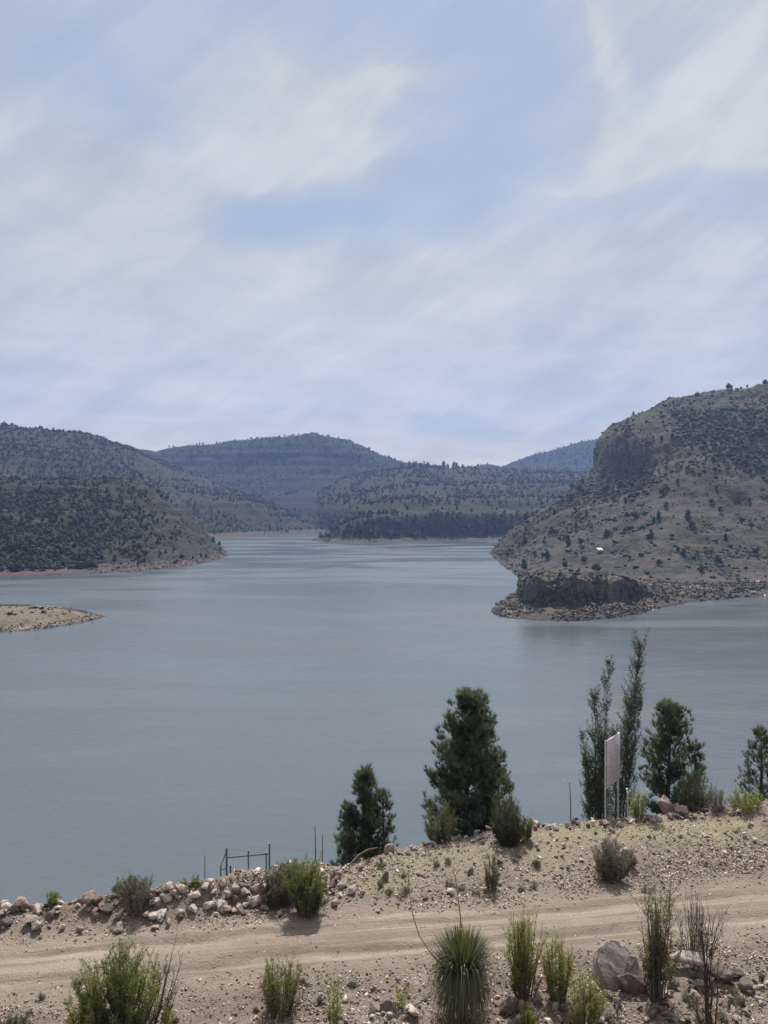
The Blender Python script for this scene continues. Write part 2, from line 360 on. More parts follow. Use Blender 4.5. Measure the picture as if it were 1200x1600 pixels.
# ------------------------------------------------------------------ the bank with the dirt track
EX = np.array([-80, -20, -13, -8, -4.5, -2.5, 0, 4.7, 9, 13, 20, 30, 90.]); EV = np.array([4.6, 4.3, 4.4, 4.8, 5.2, 6.3, 7.5, 8.3, 8.7, 9.3, 9.0, 9.4, 10])
def road_v(X, Y): return (Y - (29.7 + .153 * X))
def ground_z(X, Y, rough=True):
    X, Y = np.asarray(X, float), np.asarray(Y, float)
    v = road_v(X, Y); e = np.interp(X, EX, EV) + .35 * fbm(X * .35, Y * 0, octaves=3, seed=3)
    offr = sstep(1.7, 3.0, np.abs(v))
    z = 34.0 + np.zeros_like(X)
    z = z + (.13 + .08 * fbm(X * .6, Y * .6, octaves=2, seed=12)) * (1 - offr) * -np.exp(-((np.abs(v + .12 * fbm(X * .3, Y * 0, octaves=2, seed=13)) - .85) / .26) ** 2) + .06 * np.exp(-(v / .35) ** 2)      # wheel ruts and crown
    z = z + .9 * np.exp(-((v - (e - .9)) / 1.0) ** 2) * sstep(-15, -7, X) * (1 - sstep(-4.5, -1.5, X))      # rubble mound by the frame
    z = z + .25 * np.exp(-((v - (e - .6)) / .9) ** 2) * (1 - sstep(-14, -8, X))
    z = z + .38 * sstep(2.6, 7, v) * sstep(-2, 3, X) + .35 * sstep(14, 20, X) * sstep(4, 9, v)
    d = v - e; fall = .72 * (np.sqrt(d * d + .5) + d) / 2 * 1.0
    z = z - np.where(d > -3, fall, 0)
    # the slope up to where the photographer stands
    y0 = 24.3
    up = np.interp(Y, [-400, -20, 1.2, 3.2, y0, y0 + 1.5, 200], [15.0, 14.6, 14.4, 10.2, 0.0, 0, 0])
    z = z + up
    if rough:
        a = .05 + .17 * offr
        z = z + a * fbm(X * .8, Y * .8, octaves=4, seed=11) * .8 + a * .35 * fbm(X * 4, Y * 4, octaves=2, seed=5)
        z = z + .25 * sstep(24, 60, v) * fbm(X * .2, Y * .2, octaves=3, seed=8) * 6
    return np.maximum(z, -4)
def hit(px, py, dmin=18.0, dmax=75.0):
    """first point of the bank seen at a pixel"""
    d = np.arange(dmin, dmax, .03); p = np.array([P(px, py, 1.0)])[0]; q = p - np.array([0, 0, CAM_Z])
    X = q[0] * d; Y = d; Z = CAM_Z + q[2] * d
    g = ground_z(X, Y); k = np.where(Z <= g)[0]
    k = k[0] if len(k) else len(d) - 1
    if d[k] > 43.5: k = int(np.argmin(np.where(d < 43.5, Z - g, 1e9)))       # the sight line clears the crest: take the crest
    return np.array([X[k], Y[k], g[k]])
xs = np.concatenate([np.linspace(-900, -60, 20)[:-1], np.linspace(-60, -24, 36)[:-1], np.arange(-24, 27, .19), np.linspace(27, 60, 34)[1:], np.linspace(60, 900, 20)[1:]])
ys = np.concatenate([np.linspace(-300, -10, 12)[:-1], np.linspace(-10, 21, 40)[:-1], np.arange(21, 47, .16), np.linspace(47, 120, 90)[1:]])
GX, GY = np.meshgrid(xs, ys); GZ = ground_z(GX, GY)
def gridF(ny, nx):
    i = np.arange(ny - 1)[:, None] * nx + np.arange(nx - 1)[None]
    return np.stack([i, i + 1, i + nx + 1, i + nx], -1).reshape(-1, 4)
gv = road_v(GX, GY)
yel = sstep(.1, .4, fbm(GX * .25, GY * .25, octaves=3, seed=77)) * .6 * sstep(2.5, 4, gv)
yel += .9 * np.exp(-((GX - 13.5) / 3.5) ** 2 - ((GY - 38.3) / 1.6) ** 2) + .7 * np.exp(-((GX - 3) / 3) ** 2 - ((GY - 35.8) / 1.0) ** 2)
gm = np_mesh('bank_ground', np.stack([GX, GY, GZ], -1).reshape(-1, 3), gridF(len(ys), len(xs)), M_DIRT, np.clip(yel, 0, 1).ravel(), True)
_a = gm.attributes.new('dust', 'FLOAT', 'POINT'); _a.data.foreach_set('value', (1 - sstep(1.7, 3.0, np.abs(gv + .5 * fbm(GX * .6, GY * .6, octaves=3, seed=66)))).astype(np.float32).ravel())
tag(obj('ground', gm), 'stony pinkish-brown bank falling away to the lake', 'ground', kind='structure')
# the track is its own sheet with wandering edges
rx = np.concatenate([np.linspace(-400, -26, 60)[:-1], np.arange(-26, 28, .16), np.linspace(28, 400, 60)[1:]]); nv = 34
ed0 = -1.6 + .55 * fbm(rx * .6, rx * 0, octaves=6, seed=21, rough=.65); ed1 = 1.6 + .6 * fbm(rx * .5, rx * 0 + 9, octaves=6, seed=22, rough=.65)
tt = np.linspace(0, 1, nv)[:, None]; VV = ed0[None] * (1 - tt) + ed1[None] * tt
RX = np.broadcast_to(rx[None], VV.shape); RY = VV + 29.7 + .153 * RX
RZ = ground_z(RX, RY) + .035 - .06 * (np.abs(tt * 2 - 1) ** 10)
rm = np_mesh('dirt_track', np.stack([RX, RY, RZ], -1).reshape(-1, 3), gridF(nv, len(rx)), M_ROAD, None, True)
tag(obj('dirt_road', rm), 'pale packed dirt track with faint wheel ruts', 'dirt road', kind='structure')

# ------------------------------------------------------------------ hills, lofted through contour lines at their real distances
def catmull(A, n, axis):
    A = np.moveaxis(A, axis, 0); m = len(A); s = np.linspace(0, m - 1, n); i = np.clip(np.floor(s).astype(int), 0, m - 2); f = (s - i)[:, None, None]
    p0, p1, p2, p3 = A[np.clip(i - 1, 0, m - 1)], A[i], A[i + 1], A[np.clip(i + 2, 0, m - 1)]
    R = .5 * (2 * p1 + (-p0 + p2) * f * .9 + (2 * p0 - 5 * p1 + 4 * p2 - p3) * f ** 2 * .9 + (-p0 + 3 * p1 - 3 * p2 + p3) * f ** 3 * .9 + 0)
    L = p1 * (1 - f) + p2 * f
    return np.moveaxis(R * .55 + L * .45 if True else R, 0, axis)
def densify(A, n, axis):
    A0 = np.moveaxis(A, axis, 0); m = len(A0); s = np.linspace(0, m - 1, n); i = np.clip(np.floor(s).astype(int), 0, m - 2); f = (s - i)[:, None, None]
    a, b = A0[i], A0[i + 1]; pa, pb = A0[np.clip(i - 1, 0, m - 1)], A0[np.clip(i + 2, 0, m - 1)]
    ta, tb = (b - pa) / 2, (pb - a) / 2
    H = (2 * f ** 3 - 3 * f ** 2 + 1) * a + (f ** 3 - 2 * f ** 2 + f) * ta + (-2 * f ** 3 + 3 * f ** 2) * b + (f ** 3 - f ** 2) * tb
    return np.moveaxis(.5 * H + .5 * (a * (1 - f) + b * f), 0, axis)
LOFTS = {}
def loft(name, rows, nu, nv, mat, amp, freq, seed, label, cat='hill', gully=.6, terr=0.0, terr_h=9.0, skirt=True, smooth=True, oname='hill', fine=.22):
    R = np.array([[P(*p) for p in r] for r in rows])
    if skirt:                                      # carry the foot down under the water, towards the open side
        low = R[0].copy(); low[:, 2] = -4; low[:, 1] -= 6
        R[0][:, 2] = np.minimum(R[0][:, 2], .25) if name != 'right' else R[0][:, 2]
        R = np.concatenate([low[None], R])
    G = densify(densify(R, nv, 0), nu, 1)
    x, y, z = G[..., 0], G[..., 1], G[..., 2]
    fade = np.clip(z / 14.0, .12, 1)
    n = fbm(x * freq, y * freq, z * freq, 5, seed, .52)
    rg = 1 - np.abs(fbm(x * freq * 1.7, y * freq * .7, z * freq * .5, 4, seed + 5, .5)) * 2
    d = amp * fade * (n + gully * (rg - .6) * .7)
    n2 = fbm(x * freq * 6, y * freq * 6, z * freq * 6, 3, seed + 9) * amp * fine * fade
    G[..., 2] = z + (d + n2) * .8; G[..., 1] = y - (d + n2) * .8
    if terr > 0:
        zz = G[..., 2] + 3 * fbm(x * .004, y * .004, 0, 3, seed + 3); ph = zz / terr_h; fl = np.floor(ph); fr = ph - fl
        G[..., 2] += terr * fade * terr_h * ((np.clip((fr - .5) * 4, -.5, .5) + .5) - fr)
    G[..., 2] = np.maximum(G[..., 2], -4)
    me = np_mesh(name, G.reshape(-1, 3), gridF(nv, nu), mat, None, smooth)
    o = tag(obj(oname, me), label, cat, kind='structure')
    LOFTS[name] = G; return o

# left near hill
loft('left', [
    [(330, 851, 1100), (357, 866, 826), (320, 880, 698), (250, 890, 628), (150, 896, 592), (0, 900, 571), (-250, 903, 556), (-600, 906, 541)],
    [(300, 840, 1200), (338, 849, 880), (300, 860, 770), (235, 868, 700), (140, 874, 655), (0, 876, 632), (-250, 878, 620), (-600, 880, 610)],
    [(280, 830, 1200), (312, 825, 915), (276, 832, 830), (215, 838, 765), (125, 842, 720), (0, 845, 700), (-250, 848, 680), (-600, 850, 670)],
    [(245, 800, 1200), (274, 792, 960), (238, 796, 880), (190, 800, 830), (110, 802, 790), (0, 805, 770), (-250, 808, 750), (-600, 810, 740)],
    [(200, 770, 1250), (232, 756, 1000), (195, 758, 940), (145, 762, 900), (80, 764, 870), (0, 766, 860), (-250, 770, 850), (-600, 775, 850)],
    [(180, 760, 1300), (212, 746, 1060), (172, 747, 1010), (130, 748, 985), (80, 750, 965), (0, 752, 955), (-250, 757, 950), (-600, 760, 950)],
    [(170, 775, 1400), (190, 760, 1200), (160, 755, 1150), (130, 755, 1120), (80, 755, 1100), (0, 756, 1080), (-250, 760, 1080), (-600, 765, 1080)]],
    240, 140, M_HILL_LEFT, 9, .016, 31, 'steep wooded hill with a bare pointed tip reaching the lake on the left', terr=.35)
loft('left_upper', [
    [(520, 828, 1700), (490, 831, 1530), (430, 833, 1460), (370, 836, 1365), (300, 840, 1256), (200, 845, 1140), (0, 850, 1046), (-300, 850, 1046), (-600, 850, 1046)],
    [(500, 815, 1750), (468, 816, 1580), (420, 815, 1500), (360, 814, 1420), (290, 813, 1330), (200, 812, 1230), (0, 800, 1100), (-300, 800, 1100), (-600, 800, 1100)],
    [(460, 800, 1800), (432, 794, 1640), (400, 788, 1560), (350, 785, 1480), (290, 783, 1400), (200, 780, 1300), (0, 770, 1150), (-300, 770, 1150), (-600, 770, 1150)],
    [(430, 795, 1850), (418, 784, 1720), (390, 780, 1640), (340, 777, 1570), (280, 773, 1490), (200, 765, 1380), (0, 755, 1200), (-300, 750, 1200), (-600, 755, 1200)],
    [(390, 790, 1900), (345, 762, 1780), (320, 758, 1700), (290, 755, 1620), (240, 750, 1540), (180, 745, 1430), (0, 735, 1250), (-300, 730, 1250), (-600, 735, 1250)],
    [(340, 760, 1950), (308, 744, 1850), (290, 742, 1780), (265, 741, 1700), (220, 738, 1600), (170, 722, 1480), (0, 710, 1320), (-300, 700, 1320), (-600, 710, 1320)],
    [(280, 735, 2000), (255, 722, 1900), (240, 718, 1850), (220, 712, 1750), (190, 705, 1650), (150, 697, 1560), (0, 688, 1450), (-300, 680, 1450), (-600, 690, 1450)],
    [(235, 722, 2050), (220, 710, 1930), (208, 706, 1880), (190, 700, 1800), (150, 689, 1720), (100, 675, 1660), (0, 666, 1600), (-300, 660, 1600), (-600, 670, 1600)],
    [(230, 760, 2500), (210, 750, 2400), (190, 745, 2400), (170, 740, 2300), (120, 735, 2300), (80, 730, 2300), (0, 725, 2300), (-300, 720, 2300), (-600, 720, 2300)]],
    240, 135, M_HILL_LEFT, 11, .010, 41, 'higher wooded hill with pale ledges behind the left shore', terr=.25, terr_h=14)
# far mesa across the back
cp = [-640, 0, 220, 300, 360, 420, 490, 530, 560, 600, 640, 700, 770, 900, 1100, 1800]
sk = [700, 706, 706, 698, 693, 689, 683, 687, 696, 714, 727, 732, 728, 735, 735, 735]
fr_ = [(1.0, 1500), (.93, 1620), (.76, 1760), (.66, 1900), (.52, 2050), (.40, 2180), (.24, 2280), (.12, 2330), (0, 2500)]
rows = [[(p, s + (831 - s) * f, D) for p, s in zip(cp, sk)] for f, D in fr_] + [[(p, s + 30, 3200) for p, s in zip(cp, sk)]]
loft('mesa', rows, 310, 100, M_HILL_FAR, 26, .0045, 51, 'long dark wooded mesa closing the far end of the lake', terr=.28, terr_h=26)
cp = [600, 700, 745, 771, 779, 800, 830, 855, 880, 910, 932, 1000, 1150, 1500]
sk = [745, 733, 729, 727, 731, 722, 711, 706, 699, 690, 686, 672, 665, 660]
rows = [[(p, s + (822 - s) * f, D) for p, s in zip(cp, sk)] for f, D in ((1, 2500), (.6, 2800), (.35, 3000), (.15, 3200), (0, 3350))] + [[(p, s + 30, 3750) for p, s in zip(cp, sk)]]
loft('far_ridge', rows, 180, 50, M_HILL_FAR, 14, .004, 61, 'distant blue ridge rising behind the hill on the right', skirt=False)
# terraced land in the middle
def drow(start, ys, Ds, end=1400):
    t = [0, .04, .10, .18, .28, .40, .55, .75, 1.0]
    return [(start + (end - start) * a, y, D) for a, y, D in zip(t, ys, Ds)]
loft('terrace', [
    drow(486, [845, 847, 847, 845, 842, 840, 838, 836, 835], [1142, 1102, 1102, 1142, 1208, 1256, 1308, 1365, 1395]),
    drow(492, [841, 841, 840, 838, 836, 834, 832, 830, 830], [1160, 1118, 1120, 1160, 1226, 1274, 1326, 1385, 1420]),
    drow(512, [830, 812, 806, 804, 804, 804, 804, 804, 804], [1190, 1150, 1155, 1195, 1260, 1310, 1360, 1420, 1460]),
    drow(540, [812, 801, 798, 796, 796, 796, 796, 796, 796], [1320, 1270, 1270, 1310, 1380, 1430, 1480, 1540, 1560]),
    drow(530, [835, 797, 785, 783, 783, 783, 783, 783, 783], [1380, 1340, 1330, 1370, 1430, 1480, 1530, 1590, 1610]),
    drow(515, [832, 796, 781, 776, 776, 776, 776, 776, 776], [1500, 1460, 1450, 1480, 1540, 1590, 1640, 1700, 1720]),
    drow(496, [829, 794, 775, 765, 763, 763, 763, 763, 763], [1600, 1540, 1520, 1550, 1600, 1650, 1700, 1750, 1780]),
    drow(474, [826, 792, 768, 757, 755, 755, 755, 755, 755], [1750, 1680, 1660, 1680, 1740, 1780, 1830, 1880, 1900]),
    drow(462, [824, 786, 756, 744, 742, 744, 745, 745, 745], [1850, 1800, 1790, 1800, 1850, 1890, 1930, 1980, 2000]),
    drow(452, [821, 778, 744, 733, 733, 737, 740, 740, 740], [2050, 2000, 2000, 2010, 2040, 2080, 2120, 2160, 2200]),
    drow(452, [815, 795, 778, 765, 765, 765, 765, 765, 765], [2500] * 9)],
    240, 135, M_HILL_MID, 8, .009, 71, 'terraced land with a green bench and wooded front edge in mid lake', 'headland', terr=0, oname='hill')
# right hill
loft('right', [
    [(850, 838, 1150), (768, 862, 872), (786, 884, 668), (812, 903, 556), (880, 908, 515), (960, 915, 490), (1060, 920, 480), (1200, 916, 500), (1400, 910, 540), (1800, 900, 580)],
    [(850, 835, 1180), (782, 846, 900), (806, 866, 740), (842, 884, 610), (900, 888, 560), (970, 894, 535), (1060, 897, 530), (1200, 892, 550), (1400, 885, 590), (1800, 880, 630)],
    [(870, 825, 1200), (806, 824, 920), (836, 836, 800), (880, 850, 690), (930, 858, 640), (990, 862, 605), (1070, 862, 595), (1200, 856, 615), (1400, 850, 650), (1800, 850, 690)],
    [(900, 810, 1200), (848, 793, 940), (875, 802, 840), (915, 812, 760), (960, 820, 710), (1010, 820, 680), (1080, 815, 670), (1200, 805, 690), (1400, 800, 730), (1800, 800, 770)],
    [(950, 790, 1220), (896, 757, 960), (922, 762, 890), (955, 772, 830), (990, 776, 790), (1035, 770, 760), (1100, 762, 745), (1200, 750, 760), (1400, 740, 800), (1800, 740, 840)],
    [(970, 770, 1230), (924, 738, 980), (945, 742, 930), (972, 748, 885), (1004, 744, 850), (1045, 722, 835), (1105, 712, 815), (1200, 704, 815), (1400, 690, 860), (1800, 690, 900)],
    [(975, 730, 1230), (930, 694, 1000), (948, 690, 955), (976, 684, 915), (1010, 684, 885), (1050, 684, 880), (1110, 676, 865), (1200, 668, 860), (1400, 655, 900), (1800, 650, 950)],
    [(990, 700, 1240), (946, 675, 1010), (968, 665, 985), (995, 655, 970), (1028, 645, 955), (1065, 640, 945), (1120, 637, 940), (1200, 628, 940), (1400, 620, 980), (1800, 620, 1020)],
    [(1030, 670, 1250), (962, 664, 1040), (985, 650, 1035), (1012, 636, 1030), (1045, 623, 1025), (1085, 614, 1020), (1135, 609, 1015), (1200, 603, 1015), (1400, 590, 1050), (1800, 590, 1100)],
    [(1100, 700, 1500), (1050, 680, 1400), (1060, 670, 1400), (1080, 665, 1400), (1100, 660, 1400), (1150, 655, 1400), (1200, 650, 1400), (1300, 640, 1400), (1500, 630, 1450), (1800, 630, 1500)]],
    300, 210, M_HILL_NEAR, 10, .014, 81, 'large brown hill with a dark rock cliff and scattered trees on the right', gully=1.0, terr=.10, terr_h=7)
# low rock headland in front of it
loft('head', [
    [(830, 900, 560), (792, 934, 436), (768, 953, 385), (785, 964, 361), (850, 970, 349), (920, 970, 349), (980, 962, 365), (1030, 950, 392), (1100, 939, 421), (1200, 931, 445), (1400, 920, 483), (1800, 910, 523)],
    [(835, 900, 560), (800, 930, 445), (783, 948, 396), (800, 956, 371), (855, 958, 359), (920, 957, 360), (980, 948, 378), (1030, 940, 402), (1100, 932, 430), (1200, 925, 455), (1400, 915, 493), (1800, 905, 533)],
    [(838, 900, 560), (812, 926, 455), (806, 937, 408), (822, 942, 384), (865, 943, 374), (922, 943, 376), (980, 937, 392), (1030, 930, 412), (1100, 925, 440), (1200, 919, 465), (1400, 910, 503), (1800, 900, 543)],
    [(840, 898, 560), (814, 899, 460), (812, 902, 410), (826, 902, 386), (868, 903, 377), (925, 905, 379), (985, 911, 395), (1030, 924, 425), (1100, 922, 450), (1200, 916, 475), (1400, 907, 513), (1800, 897, 553)],
    [(845, 897, 570), (826, 899, 480), (830, 901, 440), (845, 902, 420), (880, 902, 415), (930, 903, 418), (985, 908, 430), (1030, 917, 450), (1100, 918, 470), (1200, 912, 495), (1400, 904, 533), (1800, 894, 573)],
    [(870, 892, 600), (850, 894, 540), (860, 895, 520), (880, 897, 510), (910, 897, 505), (950, 899, 505), (1000, 905, 510), (1050, 908, 510), (1120, 908, 520), (1200, 906, 540), (1400, 900, 570), (1800, 890, 600)]],
    330, 110, M_HEAD, 4.5, .045, 91, 'low flat-topped headland with dark rock cliff and scree under the right hill', 'headland', gully=1.2, oname='headland', fine=.75, smooth=False)
loft('isle', [
    [(-600, 1000, 299), (-300, 994, 308), (0, 988, 317), (50, 985, 322), (90, 980, 331), (125, 974, 341), (150, 968, 353), (166, 964, 361)],
    [(-600, 985, 315), (-300, 980, 320), (0, 976, 327), (50, 973, 332), (90, 970, 338), (125, 967, 347), (150, 965, 356), (164, 963, 363)],
    [(-600, 960, 335), (-300, 958, 338), (0, 959, 343), (50, 957, 348), (90, 957, 352), (125, 959, 356), (148, 961.5, 361), (163, 962.5, 364)],
    [(-600, 948, 360), (-300, 949, 360), (0, 951, 362), (50, 950, 366), (90, 952, 369), (125, 956, 368), (148, 960.5, 366), (162, 962.5, 365)],
    [(-600, 935, 420), (-300, 940, 410), (0, 945, 405), (50, 946, 402), (90, 949, 396), (125, 954, 384), (148, 959.5, 371), (162, 962, 366)]],
    240, 60, M_ISLE, 1.0, .09, 95, 'low dry-grass islet with pale rocky rim off the left shore', 'islet', gully=.5, oname='islet')

# ------------------------------------------------------------------ far trees and scree
def rand_rot(n):
    q = RNG.normal(size=(n, 4)); q /= np.linalg.norm(q, axis=1, keepdims=True); w, x, y, z = q.T
    return np.stack([1 - 2 * (y * y + z * z), 2 * (x * y - z * w), 2 * (x * z + y * w), 2 * (x * y + z * w), 1 - 2 * (x * x + z * z), 2 * (y * z - x * w), 2 * (x * z - y * w), 2 * (y * z + x * w), 1 - 2 * (x * x + y * y)], -1).reshape(n, 3, 3)
def zrot(a):
    c, s = np.cos(a), np.sin(a); o, i = np.zeros_like(a), np.ones_like(a)
    return np.stack([c, -s, o, s, c, o, o, o, i], -1).reshape(-1, 3, 3)
ICO_V = np.array([v.co[:] for v in (lambda bm: (bmesh.ops.create_icosphere(bm, subdivisions=1, radius=1), bm)[1])(bmesh.new()).verts])
_b = bmesh.new(); bmesh.ops.create_icosphere(_b, subdivisions=1, radius=1); ICO_F = np.array([[v.index for v in f.verts] for f in _b.faces]); ICO_V = np.array([v.co[:] for v in _b.verts]); _b.free()
OCT_V = np.array([(1, 0, 0), (-1, 0, 0), (0, 1, 0), (0, -1, 0), (0, 0, 1), (0, 0, -1)], float); OCT_F = np.array([(0, 2, 4), (2, 1, 4), (1, 3, 4), (3, 0, 4), (2, 0, 5), (1, 2, 5), (3, 1, 5), (0, 3, 5)])
def tree_template(kind, flakes, rng):
    """unit-high far tree: lumpy clumps plus leaf-mass flakes; returns V, F, tint"""
    g = Geo()
    if kind == 'cone': cl = [(0, 0, .32, .26), (0, 0, .56, .19), (0, 0, .78, .11)]
    elif kind == 'dot': cl = [(0, 0, .34, .42)]
    elif kind == 'bush': cl = [(-.2, 0, .38, .34), (.22, .1, .42, .32), (0, -.12, .55, .30)]
    else: cl = [(-.12, .05, .45, .24), (.14, -.05, .52, .24), (0, .05, .72, .22)]
    BV, BF = (ICO_V, ICO_F) if flakes > 60 else (OCT_V @ rand_rot(1)[0].T * 1.12, OCT_F)
    for x, y, z, r in cl:
        V = BV * r * rng.uniform(.72, 1.25, (len(BV), 1)) * [1, 1, 1.1] + [x + rng.normal() * .04, y, z]
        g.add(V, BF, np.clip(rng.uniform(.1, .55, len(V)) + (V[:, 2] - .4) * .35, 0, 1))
    if flakes:
        k = rng.integers(0, len(cl), flakes); c = np.array(cl)[k]
        d = rng.normal(size=(flakes, 3)); d /= np.linalg.norm(d, axis=1, keepdims=True)
        p = c[:, :3] + d * c[:, 3:4] * rng.uniform(.8, 1.3, (flakes, 1))
        T = rng.normal(size=(flakes, 3, 3)) * .075
        g.add((p[:, None] + T).reshape(-1, 3), np.arange(flakes * 3).reshape(-1, 3), np.repeat(rng.uniform(.2, 1, flakes), 3))
    g2 = Geo(); tube(g2, [(0, 0, -.1), (0, 0, .5)], [.03, .02], 3)
    return (np.concatenate(g.v), np.concatenate(g.f), np.concatenate(g.t)), (np.concatenate(g2.v), g2)
TPL = {}
for kd in ('cone', 'round', 'bush', 'dot'):
    for nf in (4, 8, 26, 110): TPL[kd, nf] = [tree_template(kd, nf, RNG)[0] for _ in range(4)]
def sample(G, n, dens):
    """n random points on a loft, weighted by dens(p, px, py)"""
    a, b = G[:-1, :-1], G[1:, 1:]; c, d = G[:-1, 1:], G[1:, :-1]
    N = np.cross(b - a, c - d); ar = np.linalg.norm(N, axis=-1); N = N / (ar[..., None] + 1e-9); N *= np.sign(N[..., 2:3] + 1e-9)
    m = (a + b + c + d) / 4; vw = np.array([0, 0, CAM_Z]) - m; vw /= np.linalg.norm(vw, axis=-1, keepdims=True); face = (N * vw).sum(-1) > -.12
    m = m.reshape(-1, 3); px, py = proj(m)
    ar = ar.ravel() * face.ravel() * np.clip(dens(m, px, py), 0, None) * (m[:, 2] > 1.5) * (px > -200) * (px < 1400) * ~((abs(px - 938) < 15) & (py > 852) & (py < 884)); ar /= ar.sum()
    k = RNG.choice(len(ar), n, p=ar); i, j = np.divmod(k, G.shape[1] - 1); u, v = RNG.uniform(size=(2, n, 1))
    return (G[i, j] * (1 - u) + G[i, j + 1] * u) * (1 - v) + (G[i + 1, j] * (1 - u) + G[i + 1, j + 1] * u) * v
def merge_trees(pts, kinds, nf, hmin, hmax, tintshift=0.0, wid=1.0):
    Vs, Fs, Ts, base = [], [], [], 0
    pts = np.asarray(pts); kk = RNG.integers(0, len(kinds), len(pts)); vv = RNG.integers(0, 4, len(pts))
    for a, kd in enumerate(kinds):
        for b in range(4):
            q = pts[(kk == a) & (vv == b)]
            if not len(q): continue
            V, F, T = TPL[kd, nf][b]; n = len(q)
            h = RNG.uniform(0, 1, n) ** 1.6 * (hmax - hmin) + hmin
            if kd in ('bush', 'dot'): h = h * .5
            w = RNG.uniform(.8, 1.3, n) * wid * (1.5 if kd in ('bush', 'dot') else 1)
            W_ = np.einsum('nij,vj->nvi', zrot(RNG.uniform(0, 6.28, n)), V) * np.stack([h * w, h * w, h], -1)[:, None]
            W_ = W_ + q[:, None] - [0, 0, .25]
            Vs.append(W_.reshape(-1, 3)); Fs.append((F[None] + (np.arange(n) * len(V))[:, None, None] + base).reshape(-1, 3))
            Ts.append(np.clip(T[None] + RNG.normal(0, .17, (n, 1)) + tintshift, 0, 1).ravel()); base += n * len(V)
    return np.concatenate(Vs), np.concatenate(Fs), np.concatenate(Ts)
def woods(name, pts, kinds, nf, hmin, hmax, label, tintshift=0.0, wid=1.0, mat=None):
    V, F, T = merge_trees(pts, kinds, nf, hmin, hmax, tintshift, wid)
    return tag(obj(name, np_mesh(name, V, F, mat or L_FAR, T)), label, 'woodland', kind='stuff')
nz = lambda p, f, s: fbm(p[:, 0] * f, p[:, 1] * f, p[:, 2] * f, 3, s)
def d_left(p, px, py):
    d = sstep(285, 115, px + 40 * nz(p, .02, 1)) * (.35 + .65 * sstep(-.25, .15, nz(p, .025, 2)))
    d = np.where((py > 740) & (py < 765) & (px < 230), d * .25, d); return np.clip(np.where((py > 872) & (px > 150), .03, d) + .008, 0, 1)
woods('hillside_woods', sample(LOFTS['left'], 4600, d_left), ['round', 'round', 'bush', 'cone'], 26, 3.2, 7.2, 'dense dark trees covering the lower slope of the left hill', -.1)
woods('hillside_woods', sample(LOFTS['left_upper'], 9800, lambda p, px, py: .10 + .9 * (px < 215) + sstep(-.2, .2, nz(p, .010, 4))), ['round', 'round', 'cone'], 8, 4, 8.5, 'trees scattered over the high hill behind the left shore')
woods('far_woods', sample(LOFTS['mesa'], 9000, lambda p, px, py: .08 + sstep(-.2, .2, nz(p, .005, 6))), ['round', 'cone', 'dot'], 4, 5, 10, 'woods darkening the slopes of the far mesa')
woods('far_woods', sample(LOFTS['terrace'], 6500, lambda p, px, py: np.where((py > 803) & (py < 842), 1.0, np.where((py > 790) & (py <= 803), .06, np.clip(.4 + .9 * nz(p, .01, 7), .05, 1)))), ['round', 'cone', 'round'], 8, 5, 10.5, 'dark belt of trees on the front edge of the terraced land')
def d_right(p, px, py):
    n = nz(p, .022, 8)
    e = .02 + .45 * sstep(.08, .34, n)
    top = sstep(735, 690, py + (1120 - px) * .45) * sstep(1030, 1090, px) * (py > 640)
    band = np.exp(-((py - 810 - (px - 900) * .10) / 28) ** 2) * np.exp(-((px - 920) / 110) ** 2)
    under = np.exp(-((py - 765 + (px - 960) * .25) / 20) ** 2) * np.exp(-((px - 1000) / 90) ** 2)
    d = e * .35 + 1.5 * top + .75 * band * sstep(-.15, .2, n) + .9 * under
    d = np.where((px > 1020) & (py > 740) & (py < 900), d * .22, d)
    return np.clip(d, .02, 1)
woods('hillside_woods', sample(LOFTS['right'], 5200, d_right), ['round', 'bush', 'bush'], 26, 2.8, 7.0, 'scrub and small trees dotted over the brown right hill', .1, 1, L_SCRUB)
woods('far_woods', sample(LOFTS['far_ridge'], 3500, lambda p, px, py: .2 + sstep(-.2, .2, nz(p, .004, 6))), ['round', 'cone', 'dot'], 4, 7, 13, 'woods on the distant blue ridge')
woods('hillside_scrub', sample(LOFTS['right'], 8500, lambda p, px, py: .05 + sstep(.0, .3, nz(p, .022, 18)) ** 2 - .02 * (px > 1020)), ['dot'], 4, 1.5, 4.5, 'tiny low bushes speckling the brown right hill', 0, 1, L_SCRUB)
woods('hillside_scrub', sample(LOFTS['left'], 4000, lambda p, px, py: .2 + sstep(-.1, .25, nz(p, .03, 19))), ['dot'], 4, 1.5, 4.0, 'tiny low bushes speckling the grassy left hill', 0, 1, L_SCRUB)
woods('headland_scrub', sample(LOFTS['head'], 1300, lambda p, px, py: np.where((py < 905) | (px > 1020), .35, .02)), ['bush', 'bush', 'dot'], 8, 1.5, 3.8, 'low scrub on the flat top of the rock headland', .1)
